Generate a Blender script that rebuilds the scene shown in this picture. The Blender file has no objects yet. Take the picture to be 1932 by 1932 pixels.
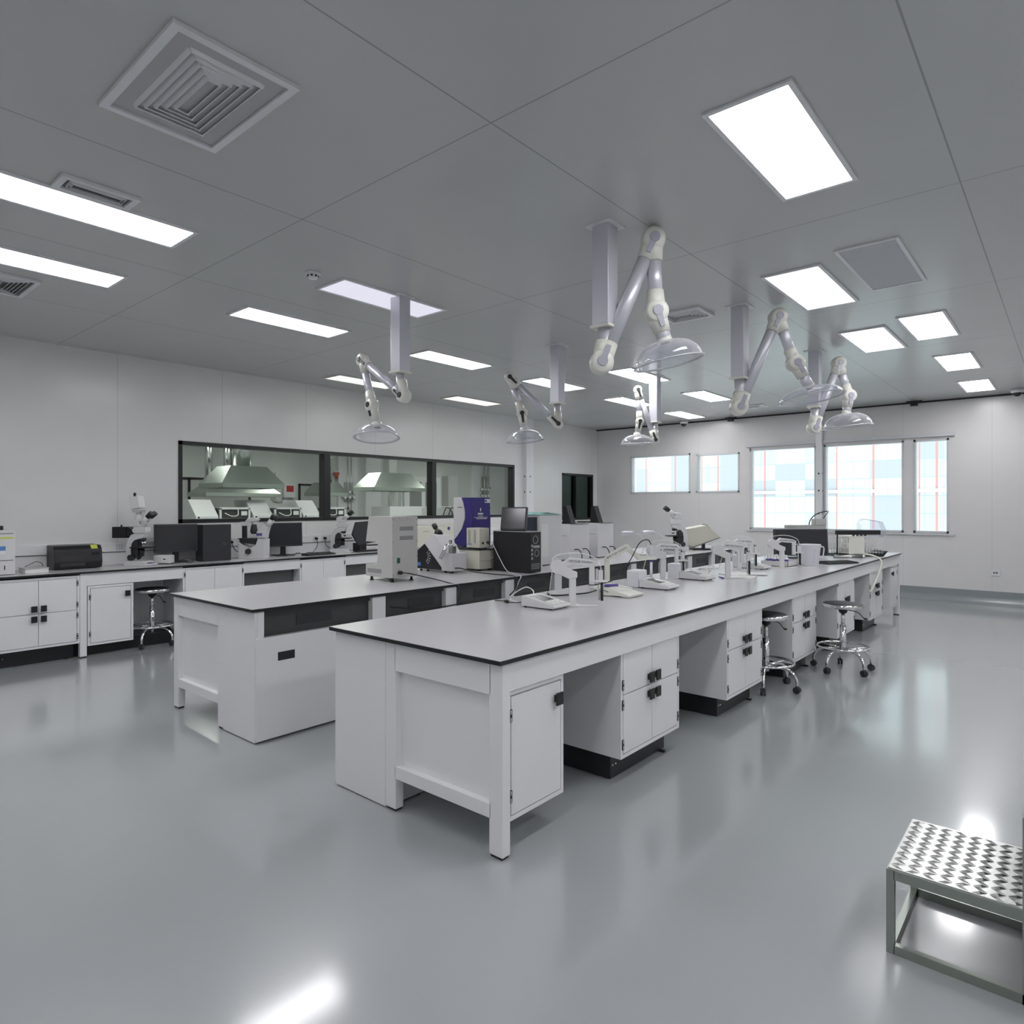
import bpy, bmesh, math, random
from mathutils import Vector, Matrix
random.seed(7)
C = bpy.context.scene.collection
PI = math.pi
H0 = 1.495          # eye height
CEIL = 3.18
TOP = .85           # worktop height
V = Vector

# ------------------------------------------------------------------ materials
def new_mat(name):
    m = bpy.data.materials.new(name); m.use_nodes = True
    nt = m.node_tree; b = nt.nodes['Principled BSDF']
    return m, nt, b
def pbr(name, col, rough=.5, metal=0., spec=.5, coat=0., noise=0., nscale=20., bump=0., emis=None, es=0., trans=0.):
    m, nt, b = new_mat(name)
    b.inputs['Base Color'].default_value = (*col, 1)
    b.inputs['Roughness'].default_value = rough
    b.inputs['Metallic'].default_value = metal
    b.inputs['Specular IOR Level'].default_value = spec
    b.inputs['Coat Weight'].default_value = coat
    b.inputs['Transmission Weight'].default_value = trans
    if emis: b.inputs['Emission Color'].default_value = (*emis, 1); b.inputs['Emission Strength'].default_value = es
    if noise or bump:
        tc = nt.nodes.new('ShaderNodeTexCoord'); n = nt.nodes.new('ShaderNodeTexNoise')
        n.inputs['Scale'].default_value = nscale; n.inputs['Detail'].default_value = 4
        nt.links.new(tc.outputs['Object'], n.inputs['Vector'])
        if noise:
            r = nt.nodes.new('ShaderNodeMix'); r.data_type = 'RGBA'
            r.inputs[6].default_value = (*[c*(1-noise) for c in col], 1); r.inputs[7].default_value = (*[min(1, c*(1+noise)) for c in col], 1)
            nt.links.new(n.outputs['Fac'], r.inputs[0]); nt.links.new(r.outputs[2], b.inputs['Base Color'])
        if bump:
            bp = nt.nodes.new('ShaderNodeBump'); bp.inputs['Strength'].default_value = bump; bp.inputs['Distance'].default_value = .01
            nt.links.new(n.outputs['Fac'], bp.inputs['Height']); nt.links.new(bp.outputs['Normal'], b.inputs['Normal'])
    return m
def math_n(nt, op, a, b=None):
    n = nt.nodes.new('ShaderNodeMath'); n.operation = op
    for i, v in enumerate((a, b)):
        if v is None: continue
        if isinstance(v, (int, float)): n.inputs[i].default_value = v
        else: nt.links.new(v, n.inputs[i])
    return n.outputs[0]
def seam_fac(nt, coord, period, off, w):
    """1 inside a thin line repeated every period along one coordinate"""
    t = math_n(nt, 'SUBTRACT', coord, off); t = math_n(nt, 'DIVIDE', t, period); t = math_n(nt, 'FRACT', t)
    t = math_n(nt, 'SUBTRACT', t, .5); t = math_n(nt, 'ABSOLUTE', t)
    return math_n(nt, 'GREATER_THAN', t, .5 - w/period/2)
def panel_mat(name, col, rough, spec, seams, seamcol=.55, nscale=3., noise=.03, coat=0.):
    """painted metal sheets with joints: seams = [(axis, period, offset, width)]"""
    m, nt, b = new_mat(name)
    g = nt.nodes.new('ShaderNodeNewGeometry'); sp = nt.nodes.new('ShaderNodeSeparateXYZ')
    nt.links.new(g.outputs['Position'], sp.inputs[0])
    f = None
    for ax, per, off, w in seams:
        s = seam_fac(nt, sp.outputs[ax], per, off, w)
        f = s if f is None else math_n(nt, 'MAXIMUM', f, s)
    n = nt.nodes.new('ShaderNodeTexNoise'); n.inputs['Scale'].default_value = nscale
    nt.links.new(g.outputs['Position'], n.inputs['Vector'])
    r = nt.nodes.new('ShaderNodeMix'); r.data_type = 'RGBA'
    r.inputs[6].default_value = (*[c*(1-noise) for c in col], 1); r.inputs[7].default_value = (*[c*(1+noise) for c in col], 1)
    nt.links.new(n.outputs['Fac'], r.inputs[0])
    out = r.outputs[2]
    if f is not None:
        r2 = nt.nodes.new('ShaderNodeMix'); r2.data_type = 'RGBA'
        r2.inputs[7].default_value = (*[c*seamcol for c in col], 1)
        nt.links.new(f, r2.inputs[0]); nt.links.new(out, r2.inputs[6]); out = r2.outputs[2]
    nt.links.new(out, b.inputs['Base Color'])
    b.inputs['Roughness'].default_value = rough; b.inputs['Specular IOR Level'].default_value = spec
    b.inputs['Coat Weight'].default_value = coat; b.inputs['Coat Roughness'].default_value = .08
    return m
def glass(name, tint, gloss=.12, rough=.02, fres=True):
    m, nt, b = new_mat(name); nt.nodes.remove(b)
    t = nt.nodes.new('ShaderNodeBsdfTransparent'); t.inputs[0].default_value = (*tint, 1)
    g = nt.nodes.new('ShaderNodeBsdfGlossy'); g.inputs['Roughness'].default_value = rough
    mx = nt.nodes.new('ShaderNodeMixShader'); out = nt.nodes['Material Output']
    if fres:
        f = nt.nodes.new('ShaderNodeLayerWeight'); f.inputs['Blend'].default_value = gloss
        nt.links.new(f.outputs['Fresnel'], mx.inputs[0])
    else: mx.inputs[0].default_value = gloss
    nt.links.new(t.outputs[0], mx.inputs[1]); nt.links.new(g.outputs[0], mx.inputs[2]); nt.links.new(mx.outputs[0], out.inputs['Surface'])
    return m
def clear_plastic(name):
    m, nt, b = new_mat(name); nt.nodes.remove(b); out = nt.nodes['Material Output']
    t = nt.nodes.new('ShaderNodeBsdfTransparent'); t.inputs[0].default_value = (.93, .94, .97, 1)
    g = nt.nodes.new('ShaderNodeBsdfGlossy'); g.inputs['Roughness'].default_value = .06; g.inputs[0].default_value = (.95, .95, 1, 1)
    d = nt.nodes.new('ShaderNodeBsdfDiffuse'); d.inputs[0].default_value = (.9, .9, .95, 1)
    lw = nt.nodes.new('ShaderNodeLayerWeight'); lw.inputs['Blend'].default_value = .3
    m1 = nt.nodes.new('ShaderNodeMixShader'); m2 = nt.nodes.new('ShaderNodeMixShader'); m2.inputs[0].default_value = .5
    nt.links.new(g.outputs[0], m2.inputs[1]); nt.links.new(d.outputs[0], m2.inputs[2])
    nt.links.new(lw.outputs['Facing'], m1.inputs[0]); nt.links.new(t.outputs[0], m1.inputs[1]); nt.links.new(m2.outputs[0], m1.inputs[2])
    nt.links.new(m1.outputs[0], out.inputs['Surface']); return m

M = {}
M['white'] = pbr('painted_steel_white', (.80, .805, .82), .28, spec=.5, noise=.02, nscale=4)
M['shell'] = pbr('cabinet_side_white', (.74, .742, .76), .35)
M['top'] = pbr('grey_phenolic_top', (.57, .565, .585), .24, spec=.5, noise=.03, nscale=60)
M['edge'] = pbr('black_resin_edge', (.012, .013, .014), .35)
M['black'] = pbr('black_plastic', (.012, .012, .014), .4)
M['dark'] = pbr('charcoal_plastic', (.03, .031, .036), .45)
M['plinth'] = pbr('black_plinth', (.015, .016, .018), .35)
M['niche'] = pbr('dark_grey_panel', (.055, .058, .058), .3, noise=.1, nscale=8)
M['steel'] = pbr('brushed_steel', (.55, .56, .55), .28, metal=1, bump=.05, nscale=80)
M['chrome'] = pbr('chrome', (.75, .75, .76), .08, metal=1)
M['alu'] = pbr('anodised_aluminium', (.66, .67, .73), .36, metal=.4)
M['steel_dark'] = pbr('dull_steel', (.30, .33, .30), .3, metal=.9)
M['bay'] = pbr('bay_grey', (.16, .163, .17), .4)
M['pane_dark'] = glass('tinted_glass', (.22, .26, .25), .15)  # tint puts the darkness beyond the small window into the glass
M['cream'] = pbr('cream_plastic', (.76, .76, .70), .3)
M['lilac'] = pbr('grey_lilac_cap', (.42, .42, .50), .35)
M['beige'] = pbr('beige_enamel', (.66, .65, .56), .35)
M['greybox'] = pbr('light_grey_enamel', (.52, .52, .51), .35, noise=.03, nscale=200)
M['offwhite'] = pbr('off_white_plastic', (.70, .70, .71), .35)
M['paper'] = pbr('white_paper', (.8, .8, .79), .7)
M['blue'] = pbr('deep_blue_enamel', (.045, .035, .22), .3)
M['purple'] = pbr('violet_label', (.09, .06, .30), .4)
M['yellow'] = pbr('yellow_label', (.62, .68, .10), .5)
M['bluelabel'] = pbr('blue_label', (.10, .24, .55), .5)
M['red'] = pbr('red_display', (.45, .03, .04), .4)
M['orange'] = pbr('orange_horn', (.5, .12, .06), .4)
M['teal'] = pbr('teal_film', (.35, .62, .58), .25)
M['green'] = pbr('green_switch', (.02, .10, .07), .4)
M['screen'] = pbr('display_black', (.02, .021, .026), .15)
M['screen_blue'] = pbr('display_navy', (.02, .026, .055), .2)
M['frost'] = pbr('frosted_polypropylene', (.86, .87, .92), .35, trans=.12)
M['grille'] = pbr('grille_grey', (.28, .28, .28), .5)
M['textgrey'] = pbr('dark_print', (.05, .05, .06), .5)
M['ceilpaint'] = pbr('vent_paint', (.74, .75, .77), .4)
M['ventlight'] = pbr('vent_back', (.45, .45, .47), .5)
M['ventdark'] = pbr('vent_slot', (.10, .10, .11), .6)
M['hose'] = pbr('rubber_hose', (.68, .70, .62), .4)
M['lamp'] = pbr('light_diffuser', (.9, .9, .9), .5, emis=(1, .985, 1), es=17)
M['lamp_soft'] = pbr('light_diffuser_soft', (.9, .9, .9), .5, emis=(1, .99, 1), es=1.6)  # weak white glow for reflections of lights, not a real lamp
M['lamp_dim'] = pbr('light_diffuser_dim', (.8, .8, .9), .5, emis=(.90, .88, 1), es=.62)  # lilac glow of a reflected light
M['lamp_warm'] = pbr('light_diffuser_warm', (.9, .9, .8), .5, emis=(1, .98, .82), es=1.0)  # warm glow of reflected lights
M['lamp_off'] = pbr('light_diffuser_unlit', (.50, .51, .54), .5)
M['lamp_room'] = pbr('light_diffuser_room', (.9, .9, .9), .5, emis=(1, 1, .96), es=16.)
M['frame'] = pbr('black_window_frame', (.012, .013, .014), .35)
M['mullion'] = pbr('white_window_frame', (.62, .63, .65), .35)
M['pane'] = glass('clear_glass', (.93, .96, .94), .12)
M['pane_out'] = glass('outer_glass', (.94, .97, .97), .1)
M['clear'] = clear_plastic('clear_hood')
M['rim'] = pbr('clear_hood_rim', (.78, .78, .84), .15, trans=.3)
M['hoodsteel'] = pbr('stainless_hood', (.42, .46, .42), .32, metal=.9, bump=.03, nscale=40)
M['foil'] = pbr('aluminium_foil_duct', (.75, .76, .75), .22, metal=1)
# floor: blue grey epoxy with faint mottling and a clear coat
m, nt, b = new_mat('epoxy_floor')
g = nt.nodes.new('ShaderNodeNewGeometry'); n1 = nt.nodes.new('ShaderNodeTexNoise'); n1.inputs['Scale'].default_value = .8; n1.inputs['Detail'].default_value = 5
n2 = nt.nodes.new('ShaderNodeTexNoise'); n2.inputs['Scale'].default_value = 2.2; n2.inputs['Detail'].default_value = 2
nt.links.new(g.outputs['Position'], n1.inputs['Vector']); nt.links.new(g.outputs['Position'], n2.inputs['Vector'])
r = nt.nodes.new('ShaderNodeMix'); r.data_type = 'RGBA'; r.inputs[6].default_value = (.35, .372, .385, 1); r.inputs[7].default_value = (.39, .413, .428, 1)
nt.links.new(n1.outputs['Fac'], r.inputs[0]); nt.links.new(r.outputs[2], b.inputs['Base Color'])
b.inputs['Roughness'].default_value = .25; b.inputs['Specular IOR Level'].default_value = .5
b.inputs['Coat Weight'].default_value = 1; b.inputs['Coat Roughness'].default_value = .11
bp = nt.nodes.new('ShaderNodeBump'); bp.inputs['Strength'].default_value = .15; bp.inputs['Distance'].default_value = .004
nt.links.new(n2.outputs['Fac'], bp.inputs['Height']); nt.links.new(bp.outputs['Normal'], b.inputs['Normal']); nt.links.new(bp.outputs['Normal'], b.inputs['Coat Normal'])
M['floor'] = m
M['cove'] = pbr('floor_cove', (.26, .285, .30), .25, spec=.6)
M['ceil'] = panel_mat('ceiling_sheet', (.53, .54, .535), .25, .55, [(0, 1.5, -.45, .008), (1, 1.98, .16, .007)], .62, 1.5)
M['wall'] = panel_mat('wall_sheet', (.75, .752, .745), .24, .6, [(1, 1.18, .35, .006)], .75)
M['wallfar'] = panel_mat('far_wall_sheet', (.71, .70, .70), .26, .55, [(0, 1.18, -.95, .005)], .8)
M['wallroom'] = panel_mat('room_wall_sheet', (.66, .68, .66), .4, .4, [(1, 1.18, .2, .006)], .85)
# opposite building: curtain wall tiles with reddish verticals
m, nt, b = new_mat('facade_tiles')
g = nt.nodes.new('ShaderNodeNewGeometry'); sp = nt.nodes.new('ShaderNodeSeparateXYZ'); nt.links.new(g.outputs['Position'], sp.inputs[0])
cx = math_n(nt, 'FLOOR', math_n(nt, 'DIVIDE', sp.outputs[0], .55)); cz = math_n(nt, 'FLOOR', math_n(nt, 'DIVIDE', sp.outputs[2], .62))
cb = nt.nodes.new('ShaderNodeCombineXYZ'); nt.links.new(math_n(nt, 'FLOOR', math_n(nt, 'DIVIDE', cx, 2.)), cb.inputs[0]); nt.links.new(cz, cb.inputs[2])
wn = nt.nodes.new('ShaderNodeTexWhiteNoise'); nt.links.new(cb.outputs[0], wn.inputs['Vector'])
cr = nt.nodes.new('ShaderNodeValToRGB'); cr.color_ramp.interpolation = 'CONSTANT'; e = cr.color_ramp.elements
e[0].position = 0; e[0].color = (.40, .43, .46, 1); e[1].position = .22; e[1].color = (.47, .53, .54, 1)
for p_, c_ in ((.45, (.58, .62, .62)), (.65, (.53, .60, .59)), (.82, (.68, .71, .71))):
    q = e.new(p_); q.color = (*c_, 1)
nt.links.new(wn.outputs['Value'], cr.inputs[0])
redl = math_n(nt, 'MAXIMUM', seam_fac(nt, sp.outputs[0], 1.9, .3, .07), seam_fac(nt, sp.outputs[0], 2.6, 1.2, .05))
grid = math_n(nt, 'MAXIMUM', seam_fac(nt, sp.outputs[2], .62, 0, .03), seam_fac(nt, sp.outputs[0], .55, 0, .02))
a1 = nt.nodes.new('ShaderNodeMix'); a1.data_type = 'RGBA'; a1.inputs[7].default_value = (.36, .43, .44, 1)
nt.links.new(grid, a1.inputs[0]); nt.links.new(cr.outputs[0], a1.inputs[6])
a2 = nt.nodes.new('ShaderNodeMix'); a2.data_type = 'RGBA'; a2.inputs[7].default_value = (.50, .27, .26, 1)
nt.links.new(redl, a2.inputs[0]); nt.links.new(a1.outputs[2], a2.inputs[6]); nt.links.new(a2.outputs[2], b.inputs['Base Color'])
b.inputs['Roughness'].default_value = .5
M['facade'] = m

# ------------------------------------------------------------------ mesh builder
class MB:
    def __init__(s): s.bm = bmesh.new(); s.mi = 0; s.mats = []
    def mat(s, m):
        m = M[m] if isinstance(m, str) else m
        if m not in s.mats: s.mats.append(m)
        s.mi = s.mats.index(m); return s
    def _f(s, vs, smooth=False):
        try:
            f = s.bm.faces.new(vs); f.material_index = s.mi; f.smooth = smooth; return f
        except ValueError: return None
    def box(s, x0, x1, y0, y1, z0, z1, mx=None, bev=0.):
        p = [V((x, y, z)) for x in (x0, x1) for y in (y0, y1) for z in (z0, z1)]
        if mx is not None: p = [mx @ q for q in p]
        v = [s.bm.verts.new(q) for q in p]
        fs = [s._f([v[i] for i in q]) for q in ((0, 1, 3, 2), (4, 6, 7, 5), (0, 4, 5, 1), (2, 3, 7, 6), (0, 2, 6, 4), (1, 5, 7, 3))]
        if bev:
            es = list({e for f in fs if f for e in f.edges})
            r = bmesh.ops.bevel(s.bm, geom=es, offset=bev, segments=2, profile=.6, affect='EDGES')
            for f in r['faces']: f.material_index = s.mi
        return s
    def cyl(s, p0, p1, r0, r1=None, seg=20, caps=True):
        r1 = r0 if r1 is None else r1
        p0, p1 = V(p0), V(p1); d = (p1-p0).normalized()
        a = d.orthogonal().normalized(); b = d.cross(a)
        A = [s.bm.verts.new(p0 + (a*math.cos(t)+b*math.sin(t))*r0) for t in (2*PI*i/seg for i in range(seg))]
        B = [s.bm.verts.new(p1 + (a*math.cos(t)+b*math.sin(t))*r1) for t in (2*PI*i/seg for i in range(seg))]
        for i in range(seg): s._f([A[i], A[(i+1) % seg], B[(i+1) % seg], B[i]], True)
        if caps: s._f(A[::-1]); s._f(B)
        return s
    def lathe(s, prof, c=(0, 0, 0), ax=(0, 0, 1), seg=32, close=False):
        """prof: list of (radius, height) along ax from c"""
        d = V(ax).normalized(); a = d.orthogonal().normalized(); b = d.cross(a); c = V(c); rings = []
        for r, h in prof:
            rings.append([s.bm.verts.new(c + d*h + (a*math.cos(t)+b*math.sin(t))*max(r, 1e-5)) for t in (2*PI*i/seg for i in range(seg))])
        for k in range(len(rings)-1):
            for i in range(seg): s._f([rings[k][i], rings[k][(i+1) % seg], rings[k+1][(i+1) % seg], rings[k+1][i]], True)
        if close: s._f(rings[0][::-1]); s._f(rings[-1])
        return s
    def ball(s, c, r, sc=(1, 1, 1), seg=20):
        mx = Matrix.Translation(V(c)) @ Matrix.Diagonal((*[r*k for k in sc], 1))
        res = bmesh.ops.create_uvsphere(s.bm, u_segments=seg, v_segments=max(8, seg//2), radius=1, matrix=mx)
        for v in res['verts']:
            for f in v.link_faces: f.material_index = s.mi; f.smooth = True
        return s
    def torus(s, c, R, r, ax=(0, 0, 1), seg=32, sg=8):
        d = V(ax).normalized(); a = d.orthogonal().normalized(); b = d.cross(a); c = V(c); rings = []
        for i in range(seg):
            t = 2*PI*i/seg; o = a*math.cos(t)+b*math.sin(t)
            rings.append([s.bm.verts.new(c + o*(R+r*math.cos(u)) + d*r*math.sin(u)) for u in (2*PI*k/sg for k in range(sg))])
        for i in range(seg):
            for k in range(sg): s._f([rings[i][k], rings[(i+1) % seg][k], rings[(i+1) % seg][(k+1) % sg], rings[i][(k+1) % sg]], True)
        return s
    def tube(s, pts, r, seg=8, sub=6):
        pts = [V(p) for p in pts]
        if sub > 1 and len(pts) > 2:
            q = []
            for i in range(len(pts)-1):
                p0, p1, p2, p3 = pts[max(i-1, 0)], pts[i], pts[i+1], pts[min(i+2, len(pts)-1)]
                for k in range(sub):
                    t = k/sub
                    q.append(.5*((2*p1)+(p2-p0)*t+(2*p0-5*p1+4*p2-p3)*t*t+(3*p1-p0-3*p2+p3)*t**3))
            q.append(pts[-1]); pts = q
        n = None; rings = []
        for i, p in enumerate(pts):
            d = (pts[min(i+1, len(pts)-1)]-pts[max(i-1, 0)]).normalized()
            n = d.orthogonal().normalized() if n is None else (n - d*n.dot(d)).normalized()
            b = d.cross(n); rr = r(i/(len(pts)-1)) if callable(r) else r
            rings.append([s.bm.verts.new(p + (n*math.cos(t)+b*math.sin(t))*rr) for t in (2*PI*k/seg for k in range(seg))])
        for i in range(len(rings)-1):
            for k in range(seg): s._f([rings[i][k], rings[i][(k+1) % seg], rings[i+1][(k+1) % seg], rings[i+1][k]], True)
        s._f(rings[0][::-1]); s._f(rings[-1]); return s
    def prism(s, poly, axis, a0, a1, bev=0.):
        """poly in the two other axes (x: (y,z), y: (x,z), z: (x,y)), pushed from a0 to a1"""
        def pt(u, v, w): return {'x': (w, u, v), 'y': (u, w, v), 'z': (u, v, w)}[axis]
        A = [s.bm.verts.new(pt(u, v, a0)) for u, v in poly]; B = [s.bm.verts.new(pt(u, v, a1)) for u, v in poly]; n = len(poly)
        fs = [s._f([A[i], A[(i+1) % n], B[(i+1) % n], B[i]]) for i in range(n)] + [s._f(A[::-1]), s._f(B)]
        if bev:
            es = list({e for f in fs if f for e in f.edges})
            r = bmesh.ops.bevel(s.bm, geom=es, offset=bev, segments=2, profile=.6, affect='EDGES')
            for f in r['faces']: f.material_index = s.mi
        return s
    def xf(s, mx): bmesh.ops.transform(s.bm, matrix=mx, verts=s.bm.verts); return s
    def build(s, name, mat=None, parent=None, world=False):
        """world=True: the vertices are room coordinates, shifted into the parent's frame"""
        me = bpy.data.meshes.new(name)
        if mat is not None and not s.mats: s.mats.append(M[mat] if isinstance(mat, str) else mat)
        if world and parent is not None: s.xf(frame_of(parent).inverted())
        bmesh.ops.recalc_face_normals(s.bm, faces=s.bm.faces)
        s.bm.to_mesh(me); s.bm.free()
        for m in s.mats: me.materials.append(m)
        o = bpy.data.objects.new(name, me); C.objects.link(o)
        if parent is not None: o.parent = parent
        return o
def frame_of(o):
    m = o.matrix_basis.copy()
    while o.parent is not None: o = o.parent; m = o.matrix_basis @ m
    return m
def tag(o, label, cat, group=None, kind=None):
    o['label'] = label; o['category'] = cat
    if group: o['group'] = group
    if kind: o['kind'] = kind
    return o
def thing(name, label, cat, loc=(0, 0, 0), rz=0, group=None):
    o = bpy.data.objects.new(name, None); C.objects.link(o); o.empty_display_size = .1
    o.location = loc; o.rotation_euler = (0, 0, rz)
    return tag(o, label, cat, group)
def struct(name, mb, mat, parent=None):
    o = mb.build(name, mat, parent)
    if parent is None: o['kind'] = 'structure'
    return o
def kids(o): return [c for c in bpy.data.objects if c.parent == o]
def dup(root, loc, rz=None, label=None, group=None, sc=None):
    r = root.copy(); C.objects.link(r); r.location = loc
    if rz is not None: r.rotation_euler = (0, 0, rz)
    if sc: r.scale = (sc, sc, sc)
    if label: r['label'] = label
    if group: r['group'] = group
    for ch in kids(root):
        c = ch.copy(); C.objects.link(c); c.parent = r
        for g in kids(ch):
            d = g.copy(); C.objects.link(d); d.parent = c
    return r
def lettering(text, size, mat, parent, mx, name='lettering', depth=.0006):
    cu = bpy.data.curves.new(name, 'FONT'); cu.body = text; cu.size = size; cu.extrude = depth; cu.align_x = 'CENTER'; cu.align_y = 'CENTER'
    t = bpy.data.objects.new(name, cu); me = bpy.data.meshes.new_from_object(t)
    me.transform(mx); me.materials.clear(); me.materials.append(M[mat])
    for p in me.polygons: p.material_index = 0
    bpy.data.objects.remove(t)
    o = bpy.data.objects.new(name, me); C.objects.link(o); o.parent = parent; return o
def RX(a): return Matrix.Rotation(a, 4, 'X')
def RY(a): return Matrix.Rotation(a, 4, 'Y')
def RZ(a): return Matrix.Rotation(a, 4, 'Z')
def T_(x, y, z): return Matrix.Translation((x, y, z))
VIEW = math.radians(40.504)          # heading of things turned towards the corner of the room

# ------------------------------------------------------------------ the room
XL, XR, YN, YF = -8.07, 2.3, -2.6, 12.35
def wall_with_holes(axis, a0, a1, u0, u1, z0, z1, holes):
    """solid wall slab between a0..a1 on one axis, spanning u0..u1, with rectangular holes (ua,ub,za,zb)"""
    mb = MB(); us = sorted({u0, u1, *[h[0] for h in holes], *[h[1] for h in holes]})
    for ua, ub in zip(us[:-1], us[1:]):
        hs = sorted((h[2], h[3]) for h in holes if h[0] <= ua and h[1] >= ub); z = z0
        for ha, hb in hs + [(z1, z1)]:
            if ha > z + 1e-6:
                if axis == 'x': mb.box(a0, a1, ua, ub, z, ha)
                else: mb.box(ua, ub, a0, a1, z, ha)
            z = hb
    bmesh.ops.remove_doubles(mb.bm, verts=mb.bm.verts, dist=1e-5)
    return mb
struct('floor', MB().box(-14.8, XR+.12, YN-.12, YF+.14, -.1, 0).box(-14.8, -9.9, YF+.14, 17.4, -.1, 0), 'floor')
struct('ceiling', MB().box(-14.8, XR+.12, YN-.12, YF+.14, CEIL, CEIL+.1).box(-14.8, -9.9, YF+.14, 17.4, CEIL, CEIL+.1), 'ceil')
WIN = [(3.36, 9.51, 1.293, 2.272), (11.04, 12.2, 1.2, 2.184)]
struct('wall_left', wall_with_holes('x', XL-.12, XL, YN, YF+.12, 0, CEIL, WIN), 'wall')
FW = [(-7.21, -5.85, 1.76, 2.55), (-5.72, -4.85, 1.76, 2.52), (-4.65, -3.47, 1.065, 2.565), (-3.34, -2.12, 1.065, 2.565), (-1.98, -1.50, 1.065, 2.565)]  # second opening is a pale reflection built as a window
struct('wall_far', wall_with_holes('y', YF, YF+.14, XL, XR, 0, CEIL, FW), 'wallfar')
struct('wall_right', MB().box(XR, XR+.12, YN, YF, 0, CEIL), 'wall')
struct('wall_near', MB().box(XL, XR, YN-.12, YN, 0, CEIL), 'wallfar')
# coved skirting along the far and left wall
def cove(axis):
    mb = MB(); n = 8; prof = [(0, .20), (.004, .20)] + [(.004+.11*(1-math.cos(t)), .11*(1-math.sin(t))+.003) for t in [PI/2*k/n for k in range(n+1)]] + [(.13, 0), (0, 0)]
    if axis == 'far': mb.prism([(YF-a, z) for a, z in prof], 'x', XL, XR)
    else: mb.prism([(XL+a, z) for a, z in prof], 'y', YN, YF)
    return mb
struct('baseboard_far', cove('far'), 'cove'); struct('baseboard_left', cove('left'), 'cove')
struct('trim_1', MB().box(XL, XR, YF-.02, YF, CEIL-.025, CEIL), 'frame')
# windows of the left wall: black framed glazing into the room behind
def window(name, x0, x1, y0, y1, z0, z1, mull, fmat, pmat, axis='x', fw=.045, out=.012):
    w = thing_structure(name)
    f = MB()
    def bar(ua, ub, za, zb, ex=0):
        if axis == 'x': f.box(x0-.0, x1+out+ex, ua, ub, za, zb)
        else: f.box(ua, ub, y0-out-ex, y1, za, zb)
    u0, u1 = (y0, y1) if axis == 'x' else (x0, x1)
    bar(u0, u1, z1-fw, z1); bar(u0, u1, z0, z0+fw); bar(u0, u0+fw, z0, z1); bar(u1-fw, u1, z0, z1)
    for c, hw in mull: bar(c-hw, c+hw, z0+fw, z1-fw, .002)
    f.build('window_frame', fmat, w)
    p = MB()
    if axis == 'x': c = (x0+x1)/2; p.box(c-.003, c+.003, u0+fw*.5, u1-fw*.5, z0+fw*.5, z1-fw*.5)
    else: c = (y0+y1)/2; p.box(u0+fw*.5, u1-fw*.5, c-.003, c+.003, z0+fw*.5, z1-fw*.5)
    p.build('window_pane', pmat, w); return w
def thing_structure(name):
    o = bpy.data.objects.new(name, None); C.objects.link(o); o['kind'] = 'structure'; return o
window('window_1', XL-.12, XL, 3.36, 9.51, 1.293, 2.272, [(5.40, .05), (7.45, .045)], 'frame', 'pane')
window('window_2', XL-.12, XL, 11.04, 12.2, 1.2, 2.184, [(11.55, .02)], 'frame', 'pane_dark', out=.004)
for i, (a, b_, za, zb) in enumerate(FW):
    mu = [[(-6.95, .02), (-6.75, .05)], [], [], [(-2.85, .004)], []][i]
    window('window_%d' % (3+i), a, b_, YF, YF+.14, za, zb, [], 'mullion', 'pane_out', axis='y', fw=.03, out=.01)
s_ = MB()
s_.box(-4.72, -1.42, YF-.05, YF, 2.60, 2.66); s_.box(-4.72, -1.42, YF-.03, YF, 1.03, 1.06)
struct('trim_2', s_, 'mullion')
# the room behind the left windows
RX0, RX1, RY0, RY1 = -14.6, XL-.12, 2.7, 17.2
struct('wall_room_back', MB().box(RX0-.1, RX0, RY0, RY1, 0, CEIL), 'wallroom')
struct('wall_room_near', MB().box(RX0-.1, RX1, RY0-.1, RY0, 0, CEIL), 'wallroom')
struct('wall_room_far', MB().box(RX0-.1, -9.9, RY1, RY1+.1, 0, CEIL), 'wallroom')
struct('wall_room_side', MB().box(-10.0, -9.9, YF+.14, RY1, 0, CEIL).box(-9.9, RX1, YF+.04, YF+.14, 0, CEIL), 'wallroom')

# opposite building outside the far windows
bd = thing('office_building', 'pale glass office facade with reddish vertical lines, seen outside the far windows', 'building', (-8, 26, -6))
MB().box(-34, 14, 26, 34, -6, 16).build('facade', 'facade', bd, world=True)
fr = MB()
for k in range(9): fr.box(-34, 14, 25.92, 26.0, -3+2.48*k, -2.88+2.48*k)
fr.build('floor_band', 'mullion', bd, world=True)

# ------------------------------------------------------------------ ceiling fittings
def light(label, cx, cy, w=.33, l=1.0, m='lamp', group='ceiling light panels'):
    t = thing('ceiling_light', label, 'ceiling light', (cx, cy, CEIL-.002), 0, group)
    f = MB(); a, b_, k = w/2+.022, l/2+.022, .0
    z0, z1 = -.010, .001
    f.box(-a, a, -b_, -l/2, z0, z1); f.box(-a, a, l/2, b_, z0, z1); f.box(-a, -w/2, -l/2, l/2, z0, z1); f.box(w/2, a, -l/2, l/2, z0, z1)
    f.build('light_frame', 'ceilpaint', t)
    MB().box(-w/2, w/2, -l/2, l/2, -.006, 0).build('diffuser', m, t); return t
ordn = ['nearest', 'second', 'third', 'fourth', 'fifth']
for i, y in enumerate((3.2, 7.22, 9.22, 11.2)):
    light(['large lit ceiling panel at the upper right, nearest of the outer right row', 'lit ceiling panel just beyond the unlit one, outer right row',
           'lit ceiling panel, second from the far wall in the outer right row', 'small looking lit ceiling panel nearest the far wall, outer right row'][i], -1.03, y)
light('unlit square-edged ceiling panel between two lit ones, outer right row', -1.02, 5.2, m='lamp_off')
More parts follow.
